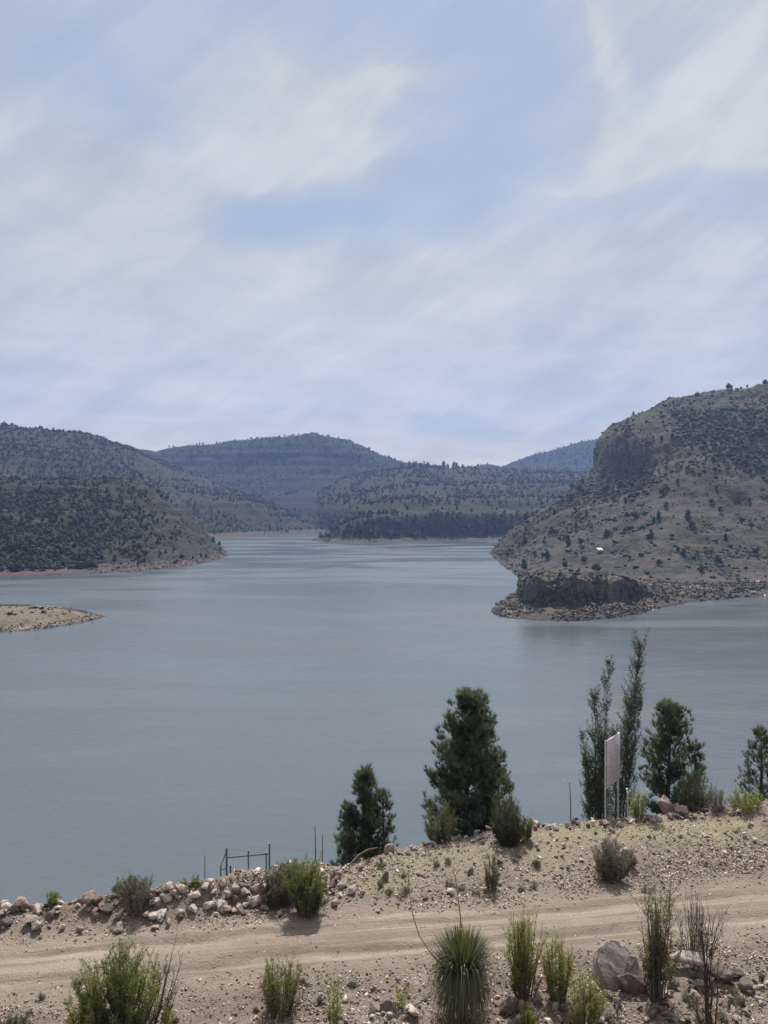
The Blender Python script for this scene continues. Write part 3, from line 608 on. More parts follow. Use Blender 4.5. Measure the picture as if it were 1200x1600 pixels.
# trees that can be told apart, each a thing of its own
far_cr = {}
for kd in ('cone', 'round', 'bush'):
    for b in range(4):
        V, F, T = TPL[kd, 110][b]; far_cr[kd, b] = np_mesh('far_crown', V, F, L_SCRUB if kd != 'cone' else L_FAR, T)
_g = Geo(); tube(_g, [(0, 0, -.08), (.01, 0, .25), (0, .01, .6)], [.035, .025, .012], 5); FAR_TRUNK = _g.mesh('far_trunk', B_DARK)
def place_words(px, py, marks):
    x, y, nm = min(marks, key=lambda m: (m[0] - px) ** 2 + (m[1] - py) ** 2 * 1.5); dx_, dy_ = px - x, py - y; d_ = math.hypot(dx_, dy_)
    side = ('right of' if dx_ > 0 else 'left of') if abs(dx_) > abs(dy_) * 1.6 else ('below' if dy_ > 0 else 'above') if abs(dy_) > abs(dx_) * 1.6 else (('below' if dy_ > 0 else 'above') + (' and right of' if dx_ > 0 else ' and left of'))
    return ('touching and ' if d_ < 12 else 'just ' if d_ < 28 else 'somewhat ' if d_ < 55 else 'well ') + side + ' ' + nm
SKY_MARKS = [(636, 731, 'the left end of the saddle'), (668, 731, 'the middle of the saddle'), (705, 731, 'the right end of the saddle'), (10, 680, 'the left picture edge'), (60, 680, 'the flat top of the hill'), (105, 680, 'the step in the skyline'), (150, 680, 'the middle of the slope'), (200, 680, 'the notch before the mesa')]
HILL_MARKS = [(937, 860, 'the white-roofed shed'), (975, 715, 'the dark rock cliff'), (768, 862, 'the right hill tip'), (850, 905, 'the headland cliff top'), (1000, 915, 'the inner cliff end'), (1130, 915, 'the flat shore strip'), (1140, 608, 'the summit skyline trees'),
    (1015, 640, 'the hill brow'), (1100, 700, 'the dark upper woods'), (1040, 790, 'the pinkish bare slope'), (1150, 800, 'the ledges on the right slope'), (880, 800, 'the left-facing flank'), (1110, 860, 'the green lower slope'), (1185, 740, 'the upper woods edge'),
    (357, 866, 'the left hill tip'), (300, 820, 'the bare left flank'), (232, 760, 'the left hill shoulder'), (250, 890, 'the left shoreline'), (200, 820, 'the dense left woods'), (290, 860, 'the left lower flank'),
    (500, 845, 'the terraced tip'), (600, 797, 'the green bench'), (700, 797, 'the green bench middle'), (780, 797, 'the green bench end'), (640, 745, 'the saddle'), (720, 760, 'the upper terraces'), (560, 770, 'the slope under the mesa'), (860, 780, 'the gap by the right hill')]
def hill_trees(G, n, dens, kinds, hmin, hmax, label, group):
    pts = sample(G, n * 12, dens); pts = pts[RNG.permutation(len(pts))[:n]]
    for p in pts:
        kd = random.choice(kinds); h = random.uniform(hmin, hmax); f = (h - hmin) / (hmax - hmin); px, py = proj(p)
        lb = f"{'small' if f < .33 else 'middling' if f < .66 else 'tall'} {dict(round='round', cone='narrow', bush='bushy')[kd]} tree {place_words(px, py, HILL_MARKS)}".replace(', ', ' ')
        far_tree(p, kd, h, lb, group)
def far_tree(p, kd, h, label, group=None, w=1.0):
    e = empty('hill_tree', p - [0, 0, .2]); e.scale = (h * w * random.uniform(.8, 1.2), h * w * random.uniform(.8, 1.2), h); e.rotation_euler = (0, 0, random.uniform(0, 6.28))
    tag(e, label, 'tree', group)
    obj('trunk', FAR_TRUNK, e); obj('crown', far_cr[kd, random.randrange(4)], e)
hill_trees(LOFTS['right'], 48, lambda p, px, py: ((px > 800) & (px < 1205) & (py > 735) & (py < 905)).astype(float), ['round', 'round', 'cone'], 5, 9.5, 'dark tree standing alone on the bare brown slope of the right hill', 'scattered trees on the right hill slope')
hill_trees(LOFTS['right'], 14, lambda p, px, py: ((px > 975) & (px < 1205) & (py < 640)).astype(float), ['round', 'bush'], 3, 6, 'small tree along the grassy summit of the right hill', 'trees along the right hill summit')
hill_trees(LOFTS['left'], 22, lambda p, px, py: ((px > 170) & (px < 350) & (py > 765) & (py < 880)).astype(float), ['round', 'bush', 'cone'], 4, 7.5, 'dark tree on the open grassy flank near the left hill tip', 'trees on the left hill flank')
hill_trees(LOFTS['terrace'], 30, lambda p, px, py: ((px > 500) & (px < 780) & (py > 735) & (py < 800)).astype(float), ['cone', 'round'], 7, 13, 'dark tree standing on the green terraces in mid lake', 'trees on the terraced land')
def on_loft(G, px, py):
    x, y = proj(G); k = np.argmin((x - px) ** 2 + (y - py) ** 2 + np.where(G[..., 1] > 0, 0, 1e9)); return G.reshape(-1, 3)[k]
for px, py, h, kd, lb in [(1138, 609, 8.5, 'round', 'taller of two trees breaking the skyline on the right summit'), (1143, 609, 6.5, 'cone', 'shorter narrow tree beside it on the right summit skyline'), (1195, 604, 9, 'round', 'tree on the skyline at the right edge of the summit')]:
    far_tree(on_loft(LOFTS['right'], px, py), kd, h, lb)
for k in range(16):
    px = 625 + k * 6.5 + random.uniform(-3, 3); far_tree(on_loft(LOFTS['terrace'], px, 731), 'cone', random.uniform(9, 20), f"{random.choice(['short', 'tall'])} skyline pine {place_words(px, 731, SKY_MARKS)}", 'skyline pines in the saddle')
for k in range(24):
    px = 10 + k * 9 + random.uniform(-3, 3); far_tree(on_loft(LOFTS['left_upper'], px, np.interp(px, [0, 100, 200], [666, 675, 701])), random.choice(['cone', 'round']), random.uniform(6, 11), 'small left skyline tree, ' + place_words(px, 680, SKY_MARKS), 'skyline trees on the left hill')

def hull_rock(seed, npts=13, sq=(1, .85, .7), sharp=0.0):
    rng = np.random.default_rng(seed); p = rng.normal(size=(npts, 3)); p /= np.linalg.norm(p, axis=1, keepdims=True); p *= np.array(sq) * rng.uniform(.82, 1.05, (npts, 1))
    bm = bmesh.new()
    for q in p: bm.verts.new(q)
    bmesh.ops.convex_hull(bm, input=bm.verts[:])
    for v in [v for v in bm.verts if not v.link_faces]: bm.verts.remove(v)
    return bm
def bm_np(bm):
    bmesh.ops.triangulate(bm, faces=bm.faces[:]); bm.verts.index_update()
    V = np.array([v.co[:] for v in bm.verts]); F = np.array([[v.index for v in f.verts] for f in bm.faces]); bm.free(); return V, F
PEB = [bm_np(hull_rock(100 + i, 7, (1, .8, .62))) for i in range(10)]
def scatter_stones(pts, size, tint, seed=0, flat=.9):
    Vs, Fs, Ts, base = [], [], [], 0; pts = np.asarray(pts); k = RNG.integers(0, len(PEB), len(pts))
    for b, (V, F) in enumerate(PEB):
        q = pts[k == b]; s = size[k == b]; t = tint[k == b]; n = len(q)
        if not n: continue
        R = rand_rot(n) if flat < .5 else zrot(RNG.uniform(0, 6.28, n))
        tl = RNG.normal(0, .35, (n, 2)); W_ = np.einsum('nij,vj->nvi', R, V)
        W_[..., 2] += W_[..., 0] * tl[:, None, 0] + W_[..., 1] * tl[:, None, 1]
        W_ = W_ * s[:, None, None] + q[:, None]
        Vs.append(W_.reshape(-1, 3)); Fs.append((F[None] + (np.arange(n) * len(V))[:, None, None] + base).reshape(-1, 3)); Ts.append(np.repeat(t, len(V))); base += n * len(V)
    return np.concatenate(Vs), np.concatenate(Fs), np.concatenate(Ts)
def scree(G, n, dens, smin, smax, label, tb=(0, 1)):
    p = sample2(G, n, dens); s = smin + (smax - smin) * RNG.uniform(0, 1, len(p)) ** 3
    pt = .25 + .75 * sstep(-.05, .3, fbm(p[:, 0] * .05, p[:, 1] * .05, 0, 3, 15))
    V, F, T = scatter_stones(p, s, RNG.uniform(tb[0], tb[1], len(p)) ** 1.5 * pt, flat=0)
    tag(obj('scree_rubble', np_mesh('scree', V, F, S_SCREE, T)), label, 'rubble', kind='stuff')
def sample2(G, n, dens):
    a, b = G[:-1, :-1], G[1:, 1:]; c, d = G[:-1, 1:], G[1:, :-1]
    ar = np.linalg.norm(np.cross(b - a, c - d), axis=-1).ravel()
    m = (a + b)[..., :].reshape(-1, 3) / 2; px, py = proj(m); ar = ar * dens(m, px, py) * (px > -120) * (px < 1320) * (m[:, 2] > -.6); ar /= ar.sum()
    k = RNG.choice(len(ar), n, p=ar); i, j = np.divmod(k, G.shape[1] - 1); u, v = RNG.uniform(size=(2, n, 1))
    return (G[i, j] * (1 - u) + G[i, j + 1] * u) * (1 - v) + (G[i + 1, j] * (1 - u) + G[i + 1, j + 1] * u) * v
scree(LOFTS['head'], 7500, lambda p, px, py: np.where(px < 1010, (py > 940) * 1.0, .5 + .5 * (py > 925)) * (p[:, 2] < 9) * (.3 + (px < 1100)) * sstep(-.5, .2, fbm(p[:, 0] * .06, p[:, 1] * .06, 0, 3, 5)), .35, 2.1, 'broken grey rock piled below the headland cliff')
scree(LOFTS['head'], 2600, lambda p, px, py: (px < 1010) * (py > 905) * (py < 948) * (.25 + sstep(915, 940, py)) * sstep(-.3, .2, fbm(p[:, 0] * .05, p[:, 1] * .05, p[:, 2] * .1, 3, 25)), .4, 2.0, 'fallen blocks lodged against the headland cliff', (.15, 1.1))
scree(LOFTS['right'], 2500, lambda p, px, py: (px < 850) * (p[:, 2] < 9) * 1.0 + .02, .5, 2.2, 'loose rocks along the foot of the right hill', (0, .6))
scree(LOFTS['left'], 3500, lambda p, px, py: (p[:, 2] < 5.5) * (.1 + (px > 140)), .4, 1.8, 'pinkish rocks along the waterline of the left hill', (.35, .95))
scree(LOFTS['terrace'], 2500, lambda p, px, py: (p[:, 2] < 7) * 1.0, .7, 3.0, 'pale rocks along the waterline of the terraced land', (.3, .9))
scree(LOFTS['isle'], 3800, lambda p, px, py: (.08 + (p[:, 2] < 1.5)), .2, 1.0, 'pale and dark rocks around the rim of the islet', (.2, 1.3))
woods('islet_scrub', [on_loft(LOFTS['isle'], *q) for q in [(47, 951), (55, 951), (50, 950), (65, 952), (76, 953), (24, 960), (68, 958), (49, 958), (100, 960), (16, 961)]], ['bush'], 26, 2.0, 3.6, 'dark low bushes on top of the islet', -.2)
_g = Geo(); tube(_g, [(0, 0, -.3), (.05, 0, 2.6)], [.09, .05], 5)
tag(obj('dead_stump', _g.mesh('dead_stump', B_DARK), loc=on_loft(LOFTS['isle'], 27, 950)), 'thin dead trunk upright on the islet', 'stump')

# small shed with a white roof on the right hill
sp = on_loft(LOFTS['right'], 937, 864); e = empty('shed', sp); e.rotation_euler = (0, 0, .35); tag(e, 'tiny shed with bright white roof among scrub on right hill', 'shed')
g = Geo(); box(g, (-2.2, -1.4, -1.0), (2.2, 1.4, 2.1)); obj('wall', g.mesh('shed_wall', M_WALL), e)
g = Geo(); box(g, (-2.4, -1.9, -.06), (2.4, 1.9, .06), Matrix.Translation((0, 0, 2.7)) @ Matrix.Rotation(.5, 4, 'X')); obj('roof', g.mesh('shed_roof', M_WHITE), e)
g = Geo(); box(g, (-.5, -1.46, -.6), (.5, -1.402, 1.5)); obj('door', g.mesh('shed_door', B_DARK), e)
for q, lb in (((44, 899), 'white rock at the waterline below the dark left woods'), ((75, 898), 'smaller white rock right of the other below the left woods')):
    V, F = PEB[3]; tag(obj('shore_rock', np_mesh('shore_rock', V * (1.9 if q[0] < 60 else 1.4), F, S_PALE, np.full(len(V), 1.0)), loc=on_loft(LOFTS['left'], *q) + [0, -3, .7]), lb, 'rock')

# ------------------------------------------------------------------ gravel on the bank
def gravel(n, smin, smax, fn, label, power=4, tb=1.25):
    n = int(n * 1.38); X = RNG.uniform(-24, 32, n); Y = RNG.uniform(22.8, 44.5, n)
    ok = np.abs(X) < Y * .78; X, Y = X[ok], Y[ok]; v = road_v(X, Y); e = np.interp(X, EX, EV); ok = (v < e + .8) & (RNG.uniform(size=len(X)) < fn(X, Y, v)); X, Y = X[ok], Y[ok]
    s = smin + (smax - smin) * RNG.uniform(0, 1, len(X)) ** power
    V, F, T = scatter_stones(np.stack([X, Y, ground_z(X, Y) + s * .25], -1), s, RNG.uniform(0, 1, len(X)) ** tb)
    tag(obj('gravel', np_mesh('gravel', V, F, S_GRAVEL, T)), label, 'gravel', kind='stuff'); return len(X)
def gd(X, Y, v):
    n = fbm(X * .5, Y * .5, octaves=3, seed=40); a = sstep(1.1, 3.4, np.abs(v + .5 * n)); big = fbm(X * .16, Y * .16, octaves=2, seed=41)
    d = .07 + a * (.25 + .75 * sstep(-.25, .25, n)) * (.45 + .55 * sstep(-.2, .2, big)); return np.where((v > 5) & (X > 6), d * .5, d)
gravel(215000, .022, .085, gd, 'loose gravel strewn over the bank on both sides of the track', 2.2)
gravel(5500, .06, .19, lambda X, Y, v: sstep(2.0, 3.4, np.abs(v)) * (.25 + .75 * sstep(0, .3, fbm(X * .35, Y * .35, octaves=3, seed=44))), 'coarser broken stones lying among the gravel', 2.5)
gravel(9000, .04, .20, lambda X, Y, v: ((v > 3.2) & (X < -1.5)) * sstep(3.0, 4.2, v), 'small broken stones filling the rubble bank by the lake', 1.6, 1.0)

# ------------------------------------------------------------------ single rocks
def rock_mesh(seed, npts, sq, mat, sub=1, amp=.05):
    bm = hull_rock(seed, npts, sq)
    bmesh.ops.bevel(bm, geom=bm.edges[:], offset=.06, segments=1, affect='EDGES')
    bmesh.ops.triangulate(bm, faces=bm.faces[:])
    if sub: bmesh.ops.subdivide_edges(bm, edges=bm.edges[:], cuts=sub, use_grid_fill=True)
    for v in bm.verts:
        v.co += Vector(mnoise.noise_vector(v.co * 2.3 + Vector((seed, 0, 0)))) * amp + Vector(mnoise.noise_vector(v.co * 6)) * amp * .4
    me = bpy.data.meshes.new('rock'); bm.to_mesh(me); bm.free(); me.materials.append(mat)
    a = me.attributes.new('tint', 'FLOAT', 'POINT'); a.data.foreach_set('value', np.full(len(me.vertices), .5, np.float32)); return me
RK = {m: [rock_mesh(300 + i * 7 + k * 50, 11 + i % 4, [(1, .8, .65), (1, .7, .8), (.9, .9, .6), (1, .6, .5), (.8, .8, 1.0)][i % 5], mt, 0) for i in range(9)] for k, (m, mt) in enumerate((('mix', S_ROCK), ('pale', S_PALE), ('dark', S_DARK)))}
RKB = {m: [rock_mesh(700 + i * 7 + k * 50, 12 + i % 4, [(1, .8, .65), (1, .7, .8), (.9, .9, .6), (1, .6, .5), (.8, .8, 1.0)][i % 5], mt, 2, .09) for i in range(6)] for k, (m, mt) in enumerate((('mix', S_ROCK), ('pale', S_PALE), ('dark', S_DARK)))}
LANDMARKS = [(33, 1410, 'the rounded pinkish boulder'), (93, 1412, 'the white upright stone'), (188, 1402, 'the white pointed stone'), (214, 1405, 'the grey wispy bush'), (263, 1398, 'the flat-sided pink boulder'),
    (328, 1386, 'the upright split rock'), (352, 1402, 'the concrete slab'), (424, 1400, 'the grey-brown bush'), (480, 1410, 'the bright green bush'), (567, 1348, 'the smallest pine'), (630, 1395, 'the flower stalk tip'), (688, 1310, 'the pale olive bush'),
    (730, 1320, 'the biggest pine'), (768, 1385, 'the slim green shrub'), (797, 1310, 'the dark rounded bush'), (892, 1280, 'the thin leaning pole'), (955, 1360, 'the grey bush with the stick'), (958, 1290, 'the signboard'), (1046, 1275, 'the round-topped pine'),
    (1085, 1268, 'the boulder heap'), (1165, 1262, 'the low bright green bush'), (1150, 1330, 'the pale gravel patch'), (1028, 1562, 'the slim tall shrub'), (1078, 1520, 'the long flat boulder'), (1108, 1590, 'the thin leafless shrub'), (1167, 1548, 'the squat dark boulder'),
    (988, 1555, 'the dark rounded boulder'), (722, 1580, 'the sotol'), (818, 1560, 'the tall yellow-green bush'), (872, 1566, 'the shorter yellow-green bush'), (916, 1590, 'the lowest yellow-green bush'), (607, 1584, 'the dark upright stone'), (645, 1590, 'the pale yellowish stone')]
def auto_rock(px, py, w, kd, group):
    sz = 'tiny' if w < 10 else 'small' if w < 14 else 'middling' if w < 19 else 'large'
    lb = f"{sz} {dict(mix='pinkish', pale='pale', dark='dark')[kd]} rock {place_words(px, py, LANDMARKS)}".replace(', ', ' ')
    rock(px, py, w, lb, 'loose rocks on the bank', kd)
SLAB = rock_mesh(921, 18, (1.05, .62, .5), S_ROCK, 2, .07)
def rock(px, py, wpx, label, group=None, kind='mix', name='rock', stand=0.0, ratio=None, z=0.0, at=None, rz=None):
    p = hit(px, py) if at is None else at; r = wpx / FPX * p[1] / 2
    o = obj(name, random.choice((RKB if wpx > 24 else RK)[kind]), loc=p + [0, 0, r * .5 + z])
    k = ratio or random.uniform(.75, 1.1); o.scale = (r * 1.1, r * random.uniform(.8, 1.1), r * 1.15 * k)
    o.rotation_euler = (random.uniform(-.5, .5), random.uniform(-.5, .5) + stand, random.uniform(0, 6.28)); tag(o, label, 'rock', group)
    if rz is not None and wpx > 60: o.data = SLAB
    if rz is not None: o.rotation_euler = (.1, .08, rz); o.scale = (r * 1.3, r * .95, r * 1.25 * k); return o
# rubble bank, left
for i in range(150):
    px = random.uniform(-20, 540); top = np.interp(px, [-20, 60, 150, 240, 300, 400, 470, 540], [1412, 1410, 1412, 1398, 1386, 1388, 1395, 1368])
    py = top + random.random() ** 2.2 * np.interp(px, [0, 250, 450, 540], [42, 58, 42, 42])
    w = random.uniform(10, 20) + 14 * random.random() ** 4
    auto_rock(px, py, w, random.choice(['mix', 'mix', 'mix', 'pale', 'dark']), 'rubble bank rocks')
for px, py, w, kd, lb in [(33, 1410, 36, 'mix', 'rounded pinkish boulder on the water edge at far left'), (6, 1414, 24, 'pale', 'pale rounded boulder cut by the left edge of the view'),
        (62, 1416, 22, 'mix', 'squat rock right of the rounded pinkish boulder'), (93, 1412, 20, 'pale', 'white upright stone left of centre in the low rubble row'), (146, 1412, 18, 'pale', 'white-topped stone between the low row and the grey bush'),
        (188, 1402, 17, 'pale', 'white pointed stone just left of the grey bush'), (263, 1398, 34, 'mix', 'flat-sided pink boulder right of the grey bush'), (305, 1406, 26, 'pale', 'broad pale slab low in the rubble mound'),
        (328, 1386, 22, 'mix', 'upright split rock on top of the rubble mound'), (352, 1402, 32, 'dark', 'dark shaded boulder under the concrete slab'), (383, 1400, 26, 'pale', 'pale block beside the grey-brown bush'),
        (345, 1420, 24, 'pale', 'sandy slab at the foot of the rubble mound'), (450, 1398, 22, 'pale', 'pale stone lying at the foot of the green bush'), (610, 1332, 26, 'mix', 'hunched pink rock at the foot of the small pine'),
        (552, 1395, 22, 'pale', 'flat pale stone right of the green bush')]:
    rock(px, py, w, lb, None, kd)
# rocks along the right-hand crest and slope
for i in range(75):
    px = random.uniform(545, 1215); top = np.interp(px, [545, 650, 750, 850, 950, 1100, 1200], [1352, 1322, 1300, 1292, 1290, 1277, 1268])
    py = top + random.random() ** 1.8 * 95
    auto_rock(px, py, random.uniform(6, 11) + 8 * random.random() ** 3, random.choice(['mix', 'mix', 'pale', 'dark']), 'rocks on the slope')
for i in range(46):
    px = random.uniform(640, 1180); py = np.interp(px, [640, 750, 850, 950, 1100, 1200], [1326, 1298, 1290, 1287, 1274, 1266])
    auto_rock(px, py + random.uniform(0, 5), random.uniform(8, 17), random.choice(['mix', 'mix', 'pale', 'dark']), 'rocks on the crest')
for px, py, w, kd, lb in [(836, 1290, 18, 'pale', 'pale leaning slab right of the dark bush on the crest'), (897, 1284, 20, 'dark', 'dark squat rock at the foot of the thin leaning pole'), (968, 1292, 18, 'pale', 'white flat stone at the foot of the signboard posts'),
        (1040, 1268, 34, 'mix', 'sloping grey boulder under the round pine'), (1066, 1274, 26, 'dark', 'dark boulder heaped right of the sloping grey boulder'), (1085, 1268, 24, 'mix', 'grey boulder at the foot of the olive bush'),
        (1100, 1272, 22, 'dark', 'dark block at the right end of the boulder heap'), (1058, 1256, 20, 'pale', 'pale stone on top of the boulder heap'), (735, 1365, 16, 'dark', 'small dark stone above the track left of the slim shrub'), (705, 1398, 18, 'pale', 'pale stone above the far edge of the track'),
        (955, 1300, 16, 'mix', 'low pink stone left of the signboard post')]:
    rock(px, py, w, lb, None, kd)
# foreground rubble at the bottom
for i in range(46):
    px = random.uniform(985, 1200); py = random.uniform(1528, 1600); auto_rock(px, py, random.uniform(9, 20), random.choice(['mix', 'mix', 'dark', 'pale']), 'foreground rocks')
for i in range(26):
    px = random.uniform(765, 985); py = random.uniform(1560, 1604); auto_rock(px, py, random.uniform(9, 19), random.choice(['mix', 'pale', 'dark']), 'foreground rocks')
for i in range(16):
    px = random.uniform(560, 665); py = random.uniform(1572, 1606); auto_rock(px, py, random.uniform(8, 16), random.choice(['mix', 'pale']), 'foreground rocks')
for px, py, w, kd, lb, ra in [(988, 1550, 46, 'dark', 'dark rounded boulder in front of the big flat-faced boulder', .9), (952, 1556, 26, 'dark', 'small dark boulder left of the dark rounded one', 1.1), (964, 1572, 20, 'mix', 'pointed pink stone below the dark boulders', 1),
        (1014, 1512, 36, 'mix', 'pink boulder between the big boulder and the slim shrub', .8), (1078, 1516, 64, 'mix', 'long flat-topped pinkish boulder right of the slim shrub', .55), (1122, 1532, 44, 'dark', 'brown boulder behind the leafless shrub', .8),
        (1167, 1548, 38, 'dark', 'squat dark boulder at the right end of the rock group', .85), (1148, 1528, 34, 'dark', 'dark boulder behind the squat dark boulder', .7), (1096, 1548, 30, 'dark', 'dark rock below the long flat-topped boulder', .8), (1052, 1544, 28, 'dark', 'dark rock right of the foot of the slim shrub', .9), (1040, 1572, 24, 'dark', 'dark lump low between the slim and leafless shrubs', .9), (1142, 1564, 20, 'mix', 'small brown rock left of the squat dark boulder', 1), (930, 1546, 22, 'pale', 'pale flat stone left of the big boulder', .6), (1058, 1512, 18, 'pale', 'pale stone at the left tip of the long boulder', .7),
        (607, 1584, 30, 'dark', 'dark upright stone with straight sides near the bottom edge', 1.5), (582, 1584, 16, 'pale', 'thin pale slab leaning left of the dark upright stone', 1.7), (645, 1586, 34, 'pale', 'pale yellowish stone right of the dark upright stone', .6),
        (796, 1584, 34, 'dark', 'dark pointed rock right of the sotol plant', 1.1), (842, 1566, 22, 'pale', 'pale edged stone under the tall yellow-green bush', 1), (1115, 1600, 30, 'mix', 'brown rock at the bottom edge below the leafless shrub', .7), (1020, 1588, 26, 'dark', 'dark rock at the foot of the slim shrub', .8)]:
    rock(px, py, w, lb, None, kd, 'boulder' if w > 28 else 'rock', ratio=ra, rz=-.15 if w > 40 else None)
# the big boulder: a rounded block with one flat face tilted up towards the viewer
def big_boulder():
    bm = bmesh.new(); rng = np.random.default_rng(5)
    ring = [(-.78, -.48, .30), (-.86, -.20, .70), (-.66, .12, 1.08), (-.25, .32, 1.26), (.22, .30, 1.20), (.50, .05, .92), (.42, -.22, .56), (.15, -.46, .30), (-.35, -.56, .20)]
    for x, y, z in ring: bm.verts.new((x, y, z))
    for x, y, z in [(-.85, -.46, -.5), (-.95, .3, -.3), (-.7, .8, .6), (0, .95, .95), (.6, .8, .8), (1.08, .35, -.1), (.92, .35, .62), (.95, -.15, -.5), (.3, -.55, -.55), (-.4, -.60, -.55), (.3, 1.0, -.4)]: bm.verts.new((x, y, z))
    bmesh.ops.convex_hull(bm, input=bm.verts[:])
    for v in [v for v in bm.verts if not v.link_faces]: bm.verts.remove(v)
    bmesh.ops.dissolve_limit(bm, angle_limit=.12, verts=bm.verts[:], edges=bm.edges[:])
    bmesh.ops.bevel(bm, geom=bm.edges[:], offset=.07, segments=2, affect='EDGES')
    bmesh.ops.triangulate(bm, faces=bm.faces[:]); bmesh.ops.subdivide_edges(bm, edges=bm.edges[:], cuts=3, use_grid_fill=True)
    for v in bm.verts: v.co += Vector(mnoise.noise_vector(v.co * 2.2)) * .05 + Vector(mnoise.noise_vector(v.co * 9)) * .018
    me = bpy.data.meshes.new('big_boulder'); bm.to_mesh(me); bm.free(); me.materials.append(S_BOULDER)
    a = me.attributes.new('tint', 'FLOAT', 'POINT'); a.data.foreach_set('value', np.full(len(me.vertices), .5, np.float32)); return me
bp_ = hit(967, 1538); o = obj('boulder', big_boulder(), loc=bp_ + [0, .2, .12]); s = 73 / FPX * bp_[1] / 1.8; o.scale = (s, s, s)
tag(o, 'largest boulder, with a pale flat tilted face, beside the track', 'boulder')

# ------------------------------------------------------------------ plants
def leaves_at(g, p, d, length, width, tint, rng):
    """one small pointed leaf per point"""
    n = len(p); d = d / (np.linalg.norm(d, axis=1, keepdims=True) + 1e-9); r = rng.normal(size=(n, 3)); s = np.cross(d, r); s /= np.linalg.norm(s, axis=1, keepdims=True) + 1e-9
    L = np.asarray(length).reshape(-1, 1) * np.ones((n, 1)); Wd = np.asarray(width).reshape(-1, 1) * np.ones((n, 1)); m = p + d * L * .5
    V = np.stack([p - s * Wd * .45, p + d * L, p + s * Wd * .55 + d * L * .12], 1).reshape(-1, 3)
    g.add(V, np.arange(n * 3).reshape(-1, 3), np.repeat(np.clip(tint, 0, 1), 3))
def shrub(px, py, wpx, hpx, mat, label, name='shrub', stems=26, leaf=(.07, .02), per=70, spread=1.0, twig=B_TWIG, upright=.75, group=None, cat='shrub', leafy=(.15, 1.0), lean=0.0, bare=0.0, seed=None, sub=3, z=-.03, at=None, rr=.016):
    rng = np.random.default_rng(seed if seed is not None else int(px * 7 + py)); p0 = hit(px, py) if at is None else np.array(at); sc = p0[1] / FPX; w, h = wpx * sc / 2, hpx * sc
    root = empty(name, p0 + [0, 0, z]); tag(root, label, cat, group); gs, gl = Geo(), Geo()
    for i in range(stems):
        a = rng.uniform(0, 6.283); rr_ = math.sqrt(rng.uniform()); b = .42 * w; hh = h * (1 - .30 * rr_ ** 2) * (rng.uniform(.35, .85) if rng.uniform() < .65 else rng.uniform(.85, 1.06))
        tip = np.array([math.cos(a) * w * rr_ * spread + lean * hh, math.sin(a) * w * rr_ * spread * .8, hh]); base = np.array([math.cos(a) * b * rr_, math.sin(a) * b * rr_, -.05])
        m = 7; t = np.linspace(0, 1, m)[:, None]; path = base * (1 - t) + tip * t; path[:, :2] += (tip[:2] - base[:2]) * ((t ** upright) - t) * .6
        path += np.cumsum(rng.normal(0, .02 * h / 2.0, (m, 3)), 0) * t; tube(gs, path, np.linspace(rr, rr * .25, m) * max(.5, min(1.5, h / 2)), 3, rng.uniform(.2, .8))
        segs = [(path, 1.0)]
        for q in range(sub):
            k = rng.integers(2, m - 1); d = rng.normal(size=3) * [.42, .42, .2] + [0, 0, 1.0]; d /= np.linalg.norm(d); L = hh * rng.uniform(.15, .35)
            bp = path[k] + np.linspace(0, 1, 4)[:, None] * d * L; bp[:, :2] += rng.normal(0, .02, (4, 2)) * h * .3; tube(gs, bp, np.linspace(rr * .5, rr * .15, 4), 3, .5); segs.append((bp, .5))
        if rng.uniform() < bare: continue
        st = rng.uniform(.25, .75)
        for sgm, fr in segs:
            n = int(per * fr * .8); u = rng.uniform(leafy[0] if fr == 1 else 0, leafy[1], n) * (len(sgm) - 1); k = np.clip(u.astype(int), 0, len(sgm) - 2); f = (u - k)[:, None]
            q = sgm[k] * (1 - f) + sgm[k + 1] * f; ax = sgm[k + 1] - sgm[k]; ax /= np.linalg.norm(ax, axis=1, keepdims=True); off = rng.normal(size=(n, 3)); d = ax * .9 + off * .55
            leaves_at(gl, q + off * .022, d, leaf[0] * rng.uniform(.6, 1.3, n), leaf[1], rng.normal(st, .17, n) + (q[:, 2] / h - .5) * .15, rng)
    obj('stems', gs.mesh('stems', twig), root)
    if gl.n: obj('foliage', gl.mesh('foliage', mat), root)
    return root
shrub(190, 1606, 150, 130, L_GREEN, 'big bushy green shrub with feathery tops in front of the track', stems=80, per=120, leaf=(.09, .024), seed=1, sub=5, rr=.018)
shrub(240, 1600, 70, 140, L_OLIVE, 'thin half-bare shrub leaning right out of the big green one', stems=14, per=18, leaf=(.06, .018), lean=.22, bare=.5, seed=2, sub=5)
shrub(135, 1606, 62, 70, L_YELL, 'lighter green low bush at the left of the big green shrub', stems=36, per=80, seed=3)
shrub(212, 1612, 34, 40, L_YELL, 'small yellow-green sprig in front of the big green shrub', stems=14, per=60, seed=4)
shrub(262, 1608, 26, 52, L_YELL, 'small yellow-green plant right of the big green shrub', stems=9, per=45, seed=5)
shrub(22, 1612, 60, 34, L_OLIVE, 'low olive plant at the bottom left corner', stems=26, per=45, seed=6)
shrub(440, 1585, 74, 92, L_GREEN, 'small broom-like green shrub with a dark shaded foot', stems=60, per=60, leaf=(.10, .016), upright=.9, seed=7)
shrub(436, 1570, 50, 100, L_GREY, 'dry brownish twigs standing in the broom-like shrub', stems=14, per=6, seed=8, bare=.5)
shrub(523, 1604, 34, 82, L_YELL, 'slender yellow-green plant on the gravel', stems=12, per=45, leaf=(.07, .022), seed=9, spread=.8)
shrub(626, 1578, 24, 50, L_YELL, 'small yellow-green sprout behind the dark upright stone', stems=8, per=36, seed=10)
